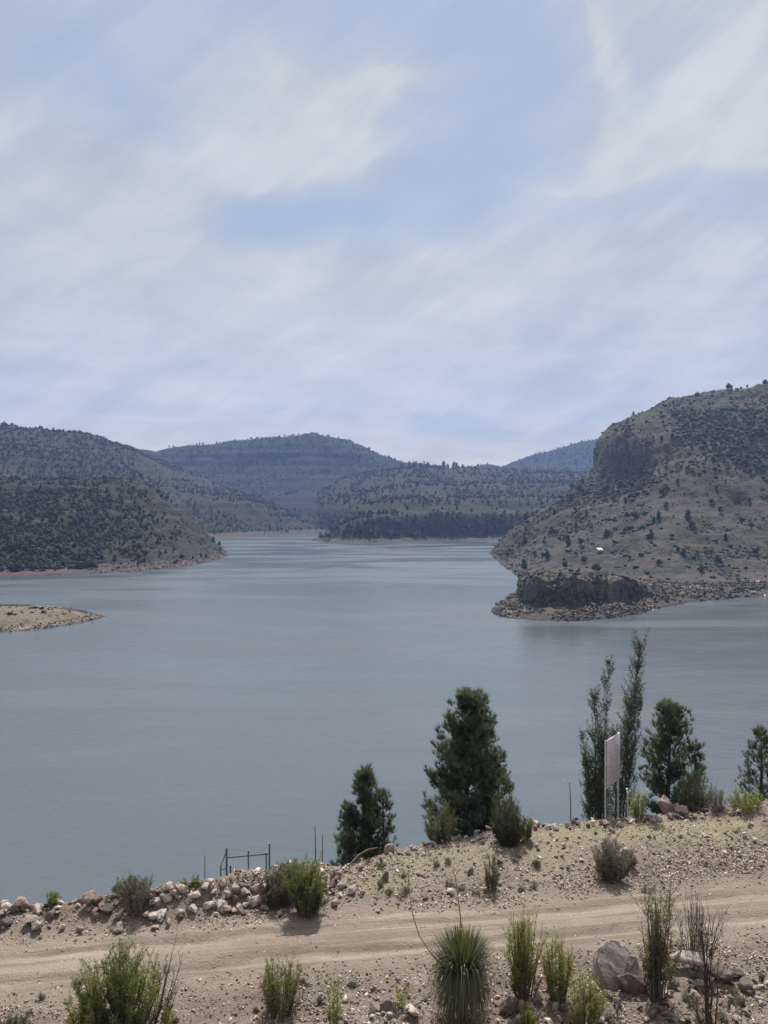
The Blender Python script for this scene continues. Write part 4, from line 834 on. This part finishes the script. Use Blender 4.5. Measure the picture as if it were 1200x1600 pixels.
shrub(818, 1560, 62, 155, L_YELL, 'tall yellow-green bush right of the sotol', stems=44, per=90, leaf=(.09, .022), upright=1.0, seed=11, sub=4)
shrub(872, 1566, 62, 112, L_YELL, 'shorter yellow-green bush between two taller ones', stems=40, per=70, leaf=(.09, .022), upright=.95, seed=12, sub=4)
shrub(916, 1606, 60, 96, L_YELL, 'lower yellow-green bush left of the big boulder at the bottom edge', stems=40, per=60, leaf=(.09, .022), seed=13, sub=3)
shrub(826, 1604, 30, 36, L_YELL, 'tiny yellow-green tuft below the tall bush', stems=14, per=40, seed=33)
shrub(1028, 1562, 62, 215, L_OLIVE, 'tall slim upright shrub with bare foot right of the big boulder', name='sapling', stems=26, per=85, leaf=(.085, .026), upright=1.1, leafy=(.30, 1.0), seed=14, sub=5, cat='sapling')
shrub(1022, 1560, 46, 190, L_GREEN, 'greener stems mixed into the lower part of the tall slim shrub', name='sapling', stems=14, per=85, leaf=(.085, .026), upright=1.1, leafy=(.3, .85), seed=15, sub=5, cat='sapling')
shrub(1088, 1500, 90, 112, L_GREY, 'leafless grey-brown shrub with upright twigs behind the long boulder', name='bare_shrub', stems=46, per=3, seed=16, sub=6, upright=1.0, rr=.012, bare=.6)
shrub(1108, 1612, 56, 215, L_GREY, 'thin leafless shrub with dark stem at the bottom edge', name='bare_shrub', stems=10, per=3, seed=17, sub=9, upright=1.2, twig=B_DARK, rr=.024, bare=.7)
shrub(1106, 1604, 50, 62, L_STRAW, 'dry straw-coloured grass at the foot of the thin leafless shrub', name='grass_tuft', stems=26, per=9, leaf=(.2, .012), seed=18, cat='grass')
shrub(480, 1428, 66, 88, L_GREEN, 'dense bright green bush beyond the track', stems=90, per=110, leaf=(.10, .024), upright=.9, seed=19)
shrub(434, 1414, 62, 60, L_GREY, 'grey-brown rounded bush left of the bright green bush', stems=90, per=90, leaf=(.07, .024), seed=20)
shrub(456, 1392, 50, 50, L_OLIVE, 'olive bush behind and between the grey-brown and green bushes', stems=60, per=80, seed=21)
shrub(214, 1424, 62, 60, L_GREY, 'grey wispy bush standing in the rubble bank', stems=70, per=60, leaf=(.06, .02), seed=22)
shrub(205, 1398, 70, 28, L_OLIVE, 'low olive bush behind the rubble against the water', stems=50, per=60, seed=23)
shrub(82, 1420, 24, 30, L_GREEN, 'little green bush wedged among the low left rocks', stems=26, per=60, seed=24)
shrub(300, 1384, 46, 14, L_GREEN, 'low green growth behind the top of the rubble mound', stems=22, per=40, seed=34)
shrub(797, 1318, 62, 62, L_DARK, 'dark rounded bush on the crest at the foot of the big pine', stems=100, per=100, leaf=(.08, .024), seed=25)
shrub(822, 1312, 26, 44, L_GREEN, 'small green bush against the right side of the dark rounded bush', stems=26, per=60, seed=26)
shrub(768, 1392, 28, 72, L_OLIVE, 'slim green shrub on the slope above the track', stems=24, per=60, leaf=(.08, .02), upright=1.0, seed=27)
shrub(955, 1372, 62, 62, L_GREY, 'grey rounded bush crossed by a dark stick on the slope', stems=90, per=90, leaf=(.07, .022), seed=28)
shrub(983, 1356, 26, 32, L_GREY, 'small reddish-grey bush touching the grey rounded bush', stems=22, per=60, seed=29)
shrub(688, 1312, 62, 66, L_OLIVE, 'pale olive bush at the left foot of the big pine', stems=60, per=80, leaf=(.08, .024), seed=30)
shrub(792, 1300, 50, 78, L_OLIVE, 'wispy olive branches at the right foot of the big pine', stems=30, per=60, seed=31)
shrub(997, 1282, 24, 54, L_YELL, 'bright yellow-green bush between the posts and the round pine', stems=26, per=80, seed=35)
shrub(1088, 1268, 64, 74, L_OLIVE, 'greyish olive bush behind the boulder heap', stems=60, per=80, seed=36)
shrub(1120, 1268, 36, 44, L_GREY, 'pale dry bush right of the greyish olive bush', stems=40, per=30, seed=37)
shrub(1165, 1266, 62, 34, L_YELL, 'low bright green bush on the crest near the right edge', stems=50, per=70, seed=38)
for px, py, w, h in [(595, 1388, 12, 16), (630, 1400, 22, 18), (170, 1408, 18, 14), (1010, 1395, 26, 14), (888, 1600, 30, 24), (575, 1350, 16, 12), (700, 1350, 12, 12), (120, 1540, 18, 12), (560, 1330, 22, 16), (960, 1600, 26, 26)] + [(random.uniform(560, 860), random.uniform(1345, 1400), random.uniform(10, 20), random.uniform(8, 15)) for _ in range(14)] + [(random.uniform(1040, 1195), random.uniform(1530, 1600), random.uniform(12, 26), random.uniform(10, 22)) for _ in range(12)] + [(random.uniform(60, 560), random.uniform(1535, 1600), random.uniform(8, 16), random.uniform(7, 14)) for _ in range(8)]:
    shrub(px, py, w, h, random.choice([L_OLIVE, L_GREY]), f"{'small' if w < 15 else 'broader'} dry tuft " + place_words(px, py, LANDMARKS), name='grass_tuft', stems=16, per=26, leaf=(.07, .014), group='small dry tufts on the bank', cat='tuft', sub=1)

# sotol: blades from one head, upright above and hanging below, with two flower stalks
def sotol():
    rng = np.random.default_rng(3); p0 = hit(722, 1597); sc = p0[1] / FPX; root = empty('sotol', p0); tag(root, 'large spiky sotol plant with hanging skirt and curved dry stalks', 'sotol')
    g, gd_ = Geo(), Geo(); c = np.array([0, 0, 85 * sc]); n = 1700
    for i in range(n):
        a = rng.uniform(0, 6.283); u = i / n; h = np.array([math.cos(a), math.sin(a), 0]); m = 6; t = np.linspace(0, 1, m)[:, None]; px_ = sc
        if u < .5:
            r = math.sqrt(rng.uniform()); tipv = h * r * 44 * px_ + np.array([0, 0, (70 - 26 * r * r) * rng.uniform(.72, 1.04) * px_]); st0 = c + h * .22 * r - np.array([0, 0, .25 * r])
            path = st0 + tipv * t + h * r * .10 * t ** 2; d = tipv / np.linalg.norm(tipv)
        else:
            w_ = (u - .5) * 2; out = rng.uniform(34, 58) * (1 - .22 * w_) * px_; st0 = c + h * .10 + np.array([0, 0, .10 - .5 * w_]); rise = (38 * (1 - w_) ** 1.3 - 4) * px_; fall_ = (44 + 52 * w_ * rng.uniform(.6, 1)) * px_
            path = st0 + h * out * (1 - (1 - t) ** 1.6) + np.array([0, 0, 1]) * (rise * np.sin(t * 2.2) - fall_ * t ** 2); d = h * .7 + np.array([0, 0, .2])
        path = path + rng.normal(0, .07, 3) * t; path[:, 2] = np.maximum(path[:, 2], .02); d = d / np.linalg.norm(d)
        s = np.cross(d, [0, 0, 1.0]) if abs(d[2]) < .98 else np.array([1.0, 0, 0]); s /= np.linalg.norm(s); w = .016 * (1 - t ** 1.5) + .002
        V = np.concatenate([path + s * w, path - s * w]); k = np.arange(m - 1); tt_ = np.tile(.35 + .5 * t.ravel() * rng.uniform(.2, 1.2) + rng.normal(0, .08), 2)
        (gd_ if (u > .88 and rng.uniform() < .6) else g).add(V, np.stack([k, k + 1, k + 1 + m, k + m], -1), np.clip(tt_, 0, 1))
    obj('blades', g.mesh('sotol_blades', L_SOTOL), root); obj('dead_skirt', gd_.mesh('sotol_skirt', L_OLIVE), root)
    g = Geo(); tube(g, [(0, 0, 0), (0, 0, 40 * sc), c], [.14, .13, .10], 8); obj('trunk', g.mesh('sotol_trunk', B_DARK), root)
    for pts in ([(690, 1508), (672, 1488), (655, 1462), (645, 1430), (640, 1400), (638, 1368), (639, 1352)], [(721, 1450), (718, 1420), (715, 1395), (711, 1370), (708, 1356)]):
        g = Geo(); pp = [P(x, y, p0[1]) - p0 for x, y in pts]; tube(g, pp, np.linspace(.024, .007, len(pp)), 5)
        for q in range(24):
            k = rng.integers(1, len(pp)); b = np.array(pp[k]) * rng.uniform(.98, 1.0); dd = rng.normal(size=3) * .06 + [0, 0, .07]; tube(g, [b, b + dd], [.006, .002], 3)
        obj('flower_stalk', g.mesh('flower_stalk', B_STALK), root)
sotol()

# pines
def needle_tufts(g, p, d, L, rng, k=22, spread=.75, tint=.5):
    d = d / (np.linalg.norm(d, axis=1, keepdims=True) + 1e-9) + [0, 0, .8]
    n = len(p); P_ = np.repeat(p, k, 0); D_ = np.repeat(d / (np.linalg.norm(d, axis=1, keepdims=True) + 1e-9), k, 0) * .8 + rng.normal(size=(n * k, 3)) * spread * .6
    leaves_at(g, P_ - D_ * .02, D_, np.repeat(L, k) * rng.uniform(.6, 1.15, n * k), .022, np.repeat(tint, k) + rng.normal(0, .12, n * k), rng)
def pine(px, py, wpx, hpx, label, seed, D=None, dens=1.0, shape='oval', open_=0.0, base=.06, tuft=.24, fork=()):
    rng = np.random.default_rng(seed); p0 = P(px, py, D); p0[2] = ground_z(p0[0], p0[1]) if D else p0[2]; top = P(px, py - hpx, D)[2]; h = top - p0[2]; w = wpx / FPX * D / 2
    root = empty('pine_tree', p0 - [0, 0, .1]); tag(root, label, 'pine tree'); gt, gb, gc = Geo(), Geo(), Geo()
    path = np.array([[.05 * w * math.sin(3 * t + seed), .05 * w * math.cos(2 * t), h * t] for t in np.linspace(0, .97, 9)]); tube(gt, path, np.linspace(.085 + h * .010, .02, 9), 9)
    obj('trunk', gt.mesh('pine_trunk', B_DARK), root); TP, TD, TL, TT = [], [], [], []
    vis0 = (py - hpx); nb = int(95 * dens)
    for i in range(nb):
        u = base + (1 - base) * (i + rng.uniform()) / nb; u = min(u, .985); z = h * u
        prof = {'oval': (1 - u) ** .50 * min(1, .82 + u), 'cone': (1 - u) ** .72 * min(1, .8 + u), 'round': (1 - u) ** .36 * min(1, .78 + u)}[shape]
        a = rng.uniform(0, 6.283); L = w * prof * rng.choice([.55, .8, 1.0, 1.06]) * rng.uniform(.85, 1.05) + .08; el_ = math.radians(18 + 50 * u + rng.normal(0, 9)); m = 6; t = np.linspace(0, 1, m)[:, None]
        h_ = np.array([math.cos(a), math.sin(a), 0]); d = h_ * math.cos(el_) + np.array([0, 0, math.sin(el_)]); c = np.array([np.interp(z, path[:, 2], path[:, 0]), np.interp(z, path[:, 2], path[:, 1]), min(z, h * .93)])
        Lr = L / max(.35, math.cos(el_)); bp = c + h_ * L * t + np.array([0, 0, 1]) * (.25 * t + .55 * t ** 2) * L * (.7 + .5 * u); bp[:, 2] = np.minimum(bp[:, 2], h)
        bp += rng.normal(0, .03, (m, 3)) * t; tube(gb, bp, np.linspace(.035 * (1.2 - u), .008, m), 4)
        nt = int((6 + L * 9) * (1 - open_)); q = rng.uniform(.30 + .3 * open_, 1.02, nt) * (m - 1); k = np.clip(q.astype(int), 0, m - 2); f = (q - k)[:, None]; base_p = bp[k] * (1 - f) + bp[k + 1] * f
        side = rng.normal(size=(nt, 3)) * [1, 1, .45]; side /= np.linalg.norm(side, axis=1, keepdims=True); off = side * rng.uniform(.08, .36, (nt, 1)) * (1.1 - .5 * f) + [0, 0, .10]
        tip = base_p + off
        for j in range(0, nt, 2): tube(gb, [base_p[j], tip[j]], [.009, .005], 3)
        TP.append(tip); TD.append(off * .8 + [0, 0, .22] + h_ * .1); TL.append(rng.uniform(.75, 1.25, nt) * tuft * 1.35); TT.append(np.full(nt, rng.normal(.42, .2)) + rng.normal(0, .14, nt))
        TP.append(bp[-1:]); TD.append(bp[-1:] - bp[-2:-1] + [0, 0, .05]); TL.append(np.array([tuft * 1.15])); TT.append(np.array([.65]))
    needle_tufts(gc, np.concatenate(TP), np.concatenate(TD), np.concatenate(TL), rng, 26, .55, np.concatenate(TT))
    tag(obj('branches', gb.mesh('pine_branches', B_DARK), root)); tag(obj('crown', gc.mesh('pine_crown', L_PINE), root), kind='stuff')
pine(567, 1348, 88, 148, 'smallest dark pine beyond the track, left of the big pine', 11, 40.5, .9, 'cone', tuft=.26)
pine(545, 1350, 56, 96, 'low dark pine growing against the left foot of the smallest pine', 12, 40.0, .35, 'cone', tuft=.24)
pine(598, 1346, 56, 112, 'side pine leaning out at the right of the smallest pine', 13, 40.8, .32, 'cone', open_=.1, tuft=.24)
pine(730, 1308, 136, 228, 'biggest pine, tall dark and dense, on the crest', 24, 42.2, 2.3, 'oval', tuft=.27)
pine(780, 1304, 60, 130, 'smaller pine merged into the right side of the biggest pine', 15, 42.6, .45, 'oval', tuft=.25)
pine(762, 1306, 44, 190, 'slender pine top showing at the right shoulder of the biggest pine', 16, 42.9, .4, 'oval', open_=.15, tuft=.22)
pine(1046, 1280, 92, 180, 'round-topped pine with visible dark trunk right of the signboard', 17, 44.5, 1.1, 'round', open_=.12, tuft=.26)
pine(1085, 1280, 38, 120, 'narrow pine attached to the right of the round-topped pine', 18, 44.9, .3, 'oval', tuft=.24)
pine(1188, 1270, 84, 132, 'open sparse pine cut by the right edge', 19, 44.8, .5, 'cone', open_=.35, tuft=.24)

# poplars: several thin upright leaders with loose leaves
def poplar(D, leaders, label, seed):
    rng = np.random.default_rng(seed); b = P(leaders[0][0], leaders[0][1], D); b[2] = ground_z(b[0], b[1]) - .1; root = empty('poplar_tree', b); tag(root, label, 'poplar tree'); gt, gl, gb = Geo(), Geo(), Geo()
    for bx, by, tx, ty, wpx, start, dn in leaders:
        p = P(bx, by, D + rng.uniform(-.3, .3)); q = P(tx, ty, D + rng.uniform(-.5, .5)); p[2] = b[2]; m = 12; t = np.linspace(0, 1, m)[:, None]; path = p + (q - p) * t + rng.normal(0, .03, (m, 3)) * t - b
        path[:, 0] += .25 * (q[0] - p[0]) * np.sin(t.ravel() * math.pi) * -.6; tube(gt, path, np.linspace(.055, .008, m), 6); w = wpx * 1.4 / FPX * D / 2
        for i in range(int(62 * dn)):
            u = start + (1 - start) * rng.uniform() ** .9; s = u * (m - 1); k = min(int(s), m - 2); c = path[k] * (1 - (s - k)) + path[k + 1] * (s - k); a = rng.uniform(0, 6.283); L = w * (1.3 - u * .8) * rng.uniform(.5, 1.2)
            h_ = np.array([math.cos(a), math.sin(a) * .8, 0]); mm = 5; tt_ = np.linspace(0, 1, mm)[:, None]; bp = c + h_ * L * tt_ ** .8 + np.array([0, 0, 1]) * tt_ * L * rng.uniform(1.2, 2.6); tube(gb, bp, np.linspace(.014, .004, mm), 3)
            n = int(26 + 36 * L); qq = rng.uniform(.1, 1, n) * (mm - 1); kk = np.clip(qq.astype(int), 0, mm - 2); f = (qq - kk)[:, None]; pp = bp[kk] * (1 - f) + bp[kk + 1] * f + rng.normal(0, .05, (n, 3))
            leaves_at(gl, pp, rng.normal(size=(n, 3)) + [0, 0, .5], rng.uniform(.06, .11, n), .055, np.full(n, rng.normal(.45, .15)) + rng.normal(0, .15, n), rng)
    obj('trunk', gt.mesh('poplar_trunk', B_GREY), root); obj('branches', gb.mesh('poplar_branches', B_DARK), root); tag(obj('crown', gl.mesh('poplar_crown', L_POP), root), kind='stuff')
poplar(44.0, [(930, 1288, 930, 1088, 26, .05, 1.6), (928, 1288, 909, 1150, 18, .25, .7), (938, 1288, 953, 1034, 20, .08, 1.6), (922, 1288, 918, 1190, 24, .05, .9), (944, 1288, 940, 1150, 26, .05, 1.2), (934, 1288, 934, 1220, 34, .02, 1.2)], 'clump of thin poplars left of the signboard', 21)
poplar(44.6, [(972, 1286, 1001, 1006, 32, .30, 2.2), (968, 1286, 985, 1100, 30, .25, 1.3), (962, 1286, 962, 1150, 30, .05, 1.0), (976, 1286, 1004, 1090, 18, .55, .5), (978, 1286, 984, 1190, 30, .05, 1.0)], 'tallest poplar, leaning right behind the signboard', 22)

# ------------------------------------------------------------------ man-made things on the crest
def ground_at(px, D): p = P(px, 1280, D); p[2] = ground_z(p[0], p[1]); return p
# signboard seen nearly edge-on
pa, pb = P(948, 1233, 41.0), P(968.5, 1216, 42.6); za, zt = pa[2], P(948, 1158, 41.0)[2]; cn = (pa + pb) / 2; ga, gb_ = ground_z(pa[0], pa[1]), ground_z(pb[0], pb[1])
root = empty('signboard', (cn[0], cn[1], min(ga, gb_))); root.rotation_euler = (0, 0, math.atan2(pb[1] - pa[1], pb[0] - pa[0])); tag(root, 'weathered pale pinkish signboard on two white posts seen nearly edge-on', 'signboard')
W_ = np.linalg.norm((pb - pa)[:2]); z0 = za - root.location[2]; z1 = zt - root.location[2]
m_, t_, b_ = newmat('weathered_sign_face'); tcx = t_.add('ShaderNodeTexCoord').outputs['Object']
nn = t_.noise(tcx, 1.6, 6, .65, .5); n5 = t_.noise(t_.scale(tcx, (3.0, 1, 9.0)), 1.4, 3, .6, .3)
cc = t_.mix(t_.maprange(nn, .35, .65), rgb(.42, .39, .42), rgb(.54, .48, .52)); 
sz = t_.add('ShaderNodeSeparateXYZ'); t_.l.new(tcx, sz.inputs[0]); inner = t_.math('MULTIPLY', t_.maprange(t_.math('ABSOLUTE', sz.outputs[0]), W_ * .40, W_ * .28), t_.math('MULTIPLY', t_.maprange(sz.outputs[2], z0 + .35, z0 + .6), t_.maprange(sz.outputs[2], z1 - .35, z1 - .7)))
cc = t_.mix(t_.math('MULTIPLY', inner, t_.maprange(n5, .50, .56, 0, .8)), cc, rgb(.24, .235, .28)); cc = t_.mix(t_.maprange(nn, .62, .74, 0, .6), cc, rgb(.50, .47, .36))
t_.l.new(cc, b_.inputs['Base Color']); b_.inputs['Roughness'].default_value = .7
g = Geo(); box(g, (-W_ / 2, -.012, z0), (W_ / 2, .012, z1)); obj('board', bevelled(g.mesh('sign_board', m_), .004, 1), root)
g = Geo()
for lo, hi in (((-W_ / 2, .0125, z0), (W_ / 2, .05, z0 + .05)), ((-W_ / 2, .0125, z1 - .05), (W_ / 2, .05, z1)), ((-W_ / 2, .0125, (z0 + z1) / 2), (W_ / 2, .05, (z0 + z1) / 2 + .05))): box(g, lo, hi)
obj('frame', g.mesh('sign_frame', M_POST), root)
for s in (-1, 1): g = Geo(); tube(g, [(s * (W_ / 2 - .02), .085, -.6), (s * (W_ / 2 - .02), .085, z1)], .038, 10); obj('post', g.mesh('sign_post', M_POST), root)
# short white post to its right
p = ground_at(981, 41.6); hh = P(981, 1232, 41.6)[2] - p[2]; root = empty('marker_post', p); tag(root, 'short white pipe post with bright cap right of the signboard', 'post')
g = Geo(); tube(g, [(0, 0, -.3), (-.02, 0, hh - .25)], .04, 10); obj('pipe', g.mesh('marker_pipe', M_POST), root)
g = Geo(); tube(g, [(-.02, 0, hh - .25), (-.05, 0, hh)], .05, 10); obj('cap', g.mesh('marker_cap', M_WHITE), root)
def pole(px, D, ytop, ybase, r, lean, label, name='thin_pole', mat=M_STEEL, cat='pole'):
    p = P(px, ybase, D); p[2] = min(p[2], ground_z(p[0], p[1]) + .1) if ground_z(p[0], p[1]) < p[2] else ground_z(p[0], p[1]); top = P(px + lean, ytop, D) - p
    g = Geo(); tube(g, [(0, 0, -.2), top * .5 + [.02, 0, 0], top], [r, r * .8, r * .5], 7); tag(obj(name, g.mesh(name, mat), loc=p), label, cat)
pole(892, 41.5, 1222, 1280, .035, -2, 'thin dark leaning pole on the crest left of the poplars')
pole(319, 35.2, 1336, 1372, .028, 1, 'thin dark pole left of the metal frame')
pole(502, 38.5, 1305, 1360, .03, 2, 'shorter grey dead stem behind the bright green bush', 'dead_plant', B_DARK, 'dead plant')
pole(493, 38.5, 1290, 1350, .035, -1, 'taller dark dead stem behind the bright green bush', 'dead_plant', B_DARK, 'dead plant')
g = Geo(); a = hit(928, 1372); b = hit(968, 1296); tube(g, [a + [0, 0, .05], (a + b) / 2 + [0, 0, .55], b + [0, 0, .5]], [.035, .03, .02], 5, .5); tag(obj('fallen_stick', g.mesh('fallen_stick', M_WOOD)), 'long dark dead stick lying across the grey rounded bush', 'stick')
g = Geo(); a = hit(552, 1348); pts = [hit(545, 1356) + [0, 0, .1], hit(560, 1345) + [0, 0, .3], hit(575, 1336) + [0, 0, .45], hit(590, 1332) + [0, 0, .4]]; tube(g, pts, [.04, .05, .05, .03], 6); tag(obj('dead_branch', g.mesh('dead_branch', M_WOOD)), 'bent dead branch on the ground before the smallest pine', 'branch')
g = Geo(); a, b = hit(634, 1592), hit(660, 1583); tube(g, [a + [0, 0, .25], b + [0, 0, .35]], [.03, .02], 5); tag(obj('fallen_stick', g.mesh('fallen_stick', M_WOOD)), 'short dark stick across the pale stone by the sotol', 'stick')

# steel gate-like frame over the water's edge
DF = 35.6
root = empty('metal_frame', (P(390, 1375, DF)[0], DF, P(390, 1392, DF)[2])); tag(root, 'dark pipe frame standing behind the rubble mound', 'metal frame'); rl = np.array(root.location)
def fpost(x0, y0, x1, y1, r, nm, dD0=0, dD1=0):
    g = Geo(); tube(g, [P(x0, y0, DF + dD0) - rl, P(x1, y1, DF + dD1) - rl], r, 8); obj(nm, g.mesh(nm, M_STEEL), root)
for q in [(354, 1400, 354, 1325, .045), (360, 1400, 360, 1352, .04), (388, 1395, 388, 1329, .032), (416, 1395, 416, 1332, .032), (421, 1395, 421, 1318, .04)]: fpost(*q, 'post')
for q in [(345, 1400, 345, 1352, .035)]: fpost(*q, 'post', 2.2, 2.2)
fpost(354, 1340, 421, 1334, .035, 'rail'); fpost(372, 1371, 418, 1368, .025, 'rail'); fpost(354, 1329, 345, 1354, .025, 'brace', 0, 2.2); fpost(354, 1356, 345, 1360, .025, 'rail', 0, 2.2); fpost(354, 1326, 416, 1333, .008, 'wire')
# white hooded pipe, small white fitting, concrete slab
p = P(408, 1382, 34.6); root = empty('vent_pipe', p); tag(root, 'thin white pipe with a bent white hood before the frame', 'vent pipe')
g = Geo(); tube(g, [(0, 0, -.5), P(408, 1360, 34.6) - p], .03, 8); obj('pipe', g.mesh('vent_stem', M_WHITE), root)
g = Geo(); tube(g, [P(399.5, 1364, 34.6) - p, P(401, 1360, 34.6) - p, P(405, 1358.5, 34.6) - p, P(409, 1359, 34.6) - p], [.05, .09, .10, .075], 9); obj('hood', g.mesh('vent_hood', M_WHITE), root)
p = P(372, 1384, 34.4); root = empty('valve_stand', p); tag(root, 'small pale valve stand on the concrete slab', 'valve stand')
g = Geo(); tube(g, [(0, 0, -.3), (0, 0, .25), (0, 0, .26), (0, 0, .34)], [.04, .04, .08, .08], 8); obj('stand', g.mesh('valve_body', M_CONC), root)
g = Geo(); tube(g, [(-.07, 0, .36), (.07, 0, .36)], .03, 8); obj('handle', g.mesh('valve_handle', M_CONC), root)
p = P(380, 1387, 34.3); g = Geo(); box(g, (-.42, -.35, -.35), (.42, .35, .03)); tag(obj('concrete_slab', bevelled(g.mesh('concrete_slab', M_CONC), .02, 1), loc=p), 'small pale concrete slab on top of the rubble mound', 'concrete slab')
p = P(395, 1383, 34.5); g = Geo(); box(g, (-.18, -.15, -.4), (.18, .15, .16)); root = tag(obj('meter_box', bevelled(g.mesh('meter_box', M_WOOD), .02, 1), loc=p), 'small dark box beside the concrete slab', 'box')
g = Geo(); box(g, (-.20, -.17, .162), (.20, .17, .19)); obj('lid', g.mesh('box_lid', M_WOOD), root)

# ------------------------------------------------------------------ the air
hm = bpy.data.materials.new('haze_air'); hm.use_nodes = True; H = NT(hm.node_tree); H.n.clear()
pv = H.add('ShaderNodeVolumePrincipled'); pv.inputs['Color'].default_value = rgb(.34, .52, .98); pv.inputs['Density'].default_value = HAZE_DENSITY; pv.inputs['Anisotropy'].default_value = .3
ho = H.add('ShaderNodeOutputMaterial'); H.l.new(pv.outputs[0], ho.inputs['Volume'])
g = Geo(); box(g, (-3600, -900, -5.5), (3600, 4100, 560)); tag(obj('haze', g.mesh('haze', hm)), 'thin blue haze filling the air over the lake', 'haze', kind='stuff')

# ------------------------------------------------------------------ things that share a description: tell two or three of them apart by their order
from collections import defaultdict
bpy.context.view_layer.update(); _d = defaultdict(list)
for o in bpy.data.objects:
    if o.parent is None and o.get('category') and o.get('kind') is None and o.get('label'): _d[o['label']].append(o)
for lb, L in _d.items():
    if 1 < len(L) <= 5:
        L.sort(key=lambda o: float(proj(np.array(o.location))[0]))
        W2 = {2: ['left', 'right'], 3: ['left', 'middle', 'right'], 4: ['leftmost', 'second', 'third', 'rightmost'], 5: ['leftmost', 'second', 'middle', 'fourth', 'rightmost']}[len(L)]
        for w, o in zip(W2, L): o['label'] = f"{w} {lb}"
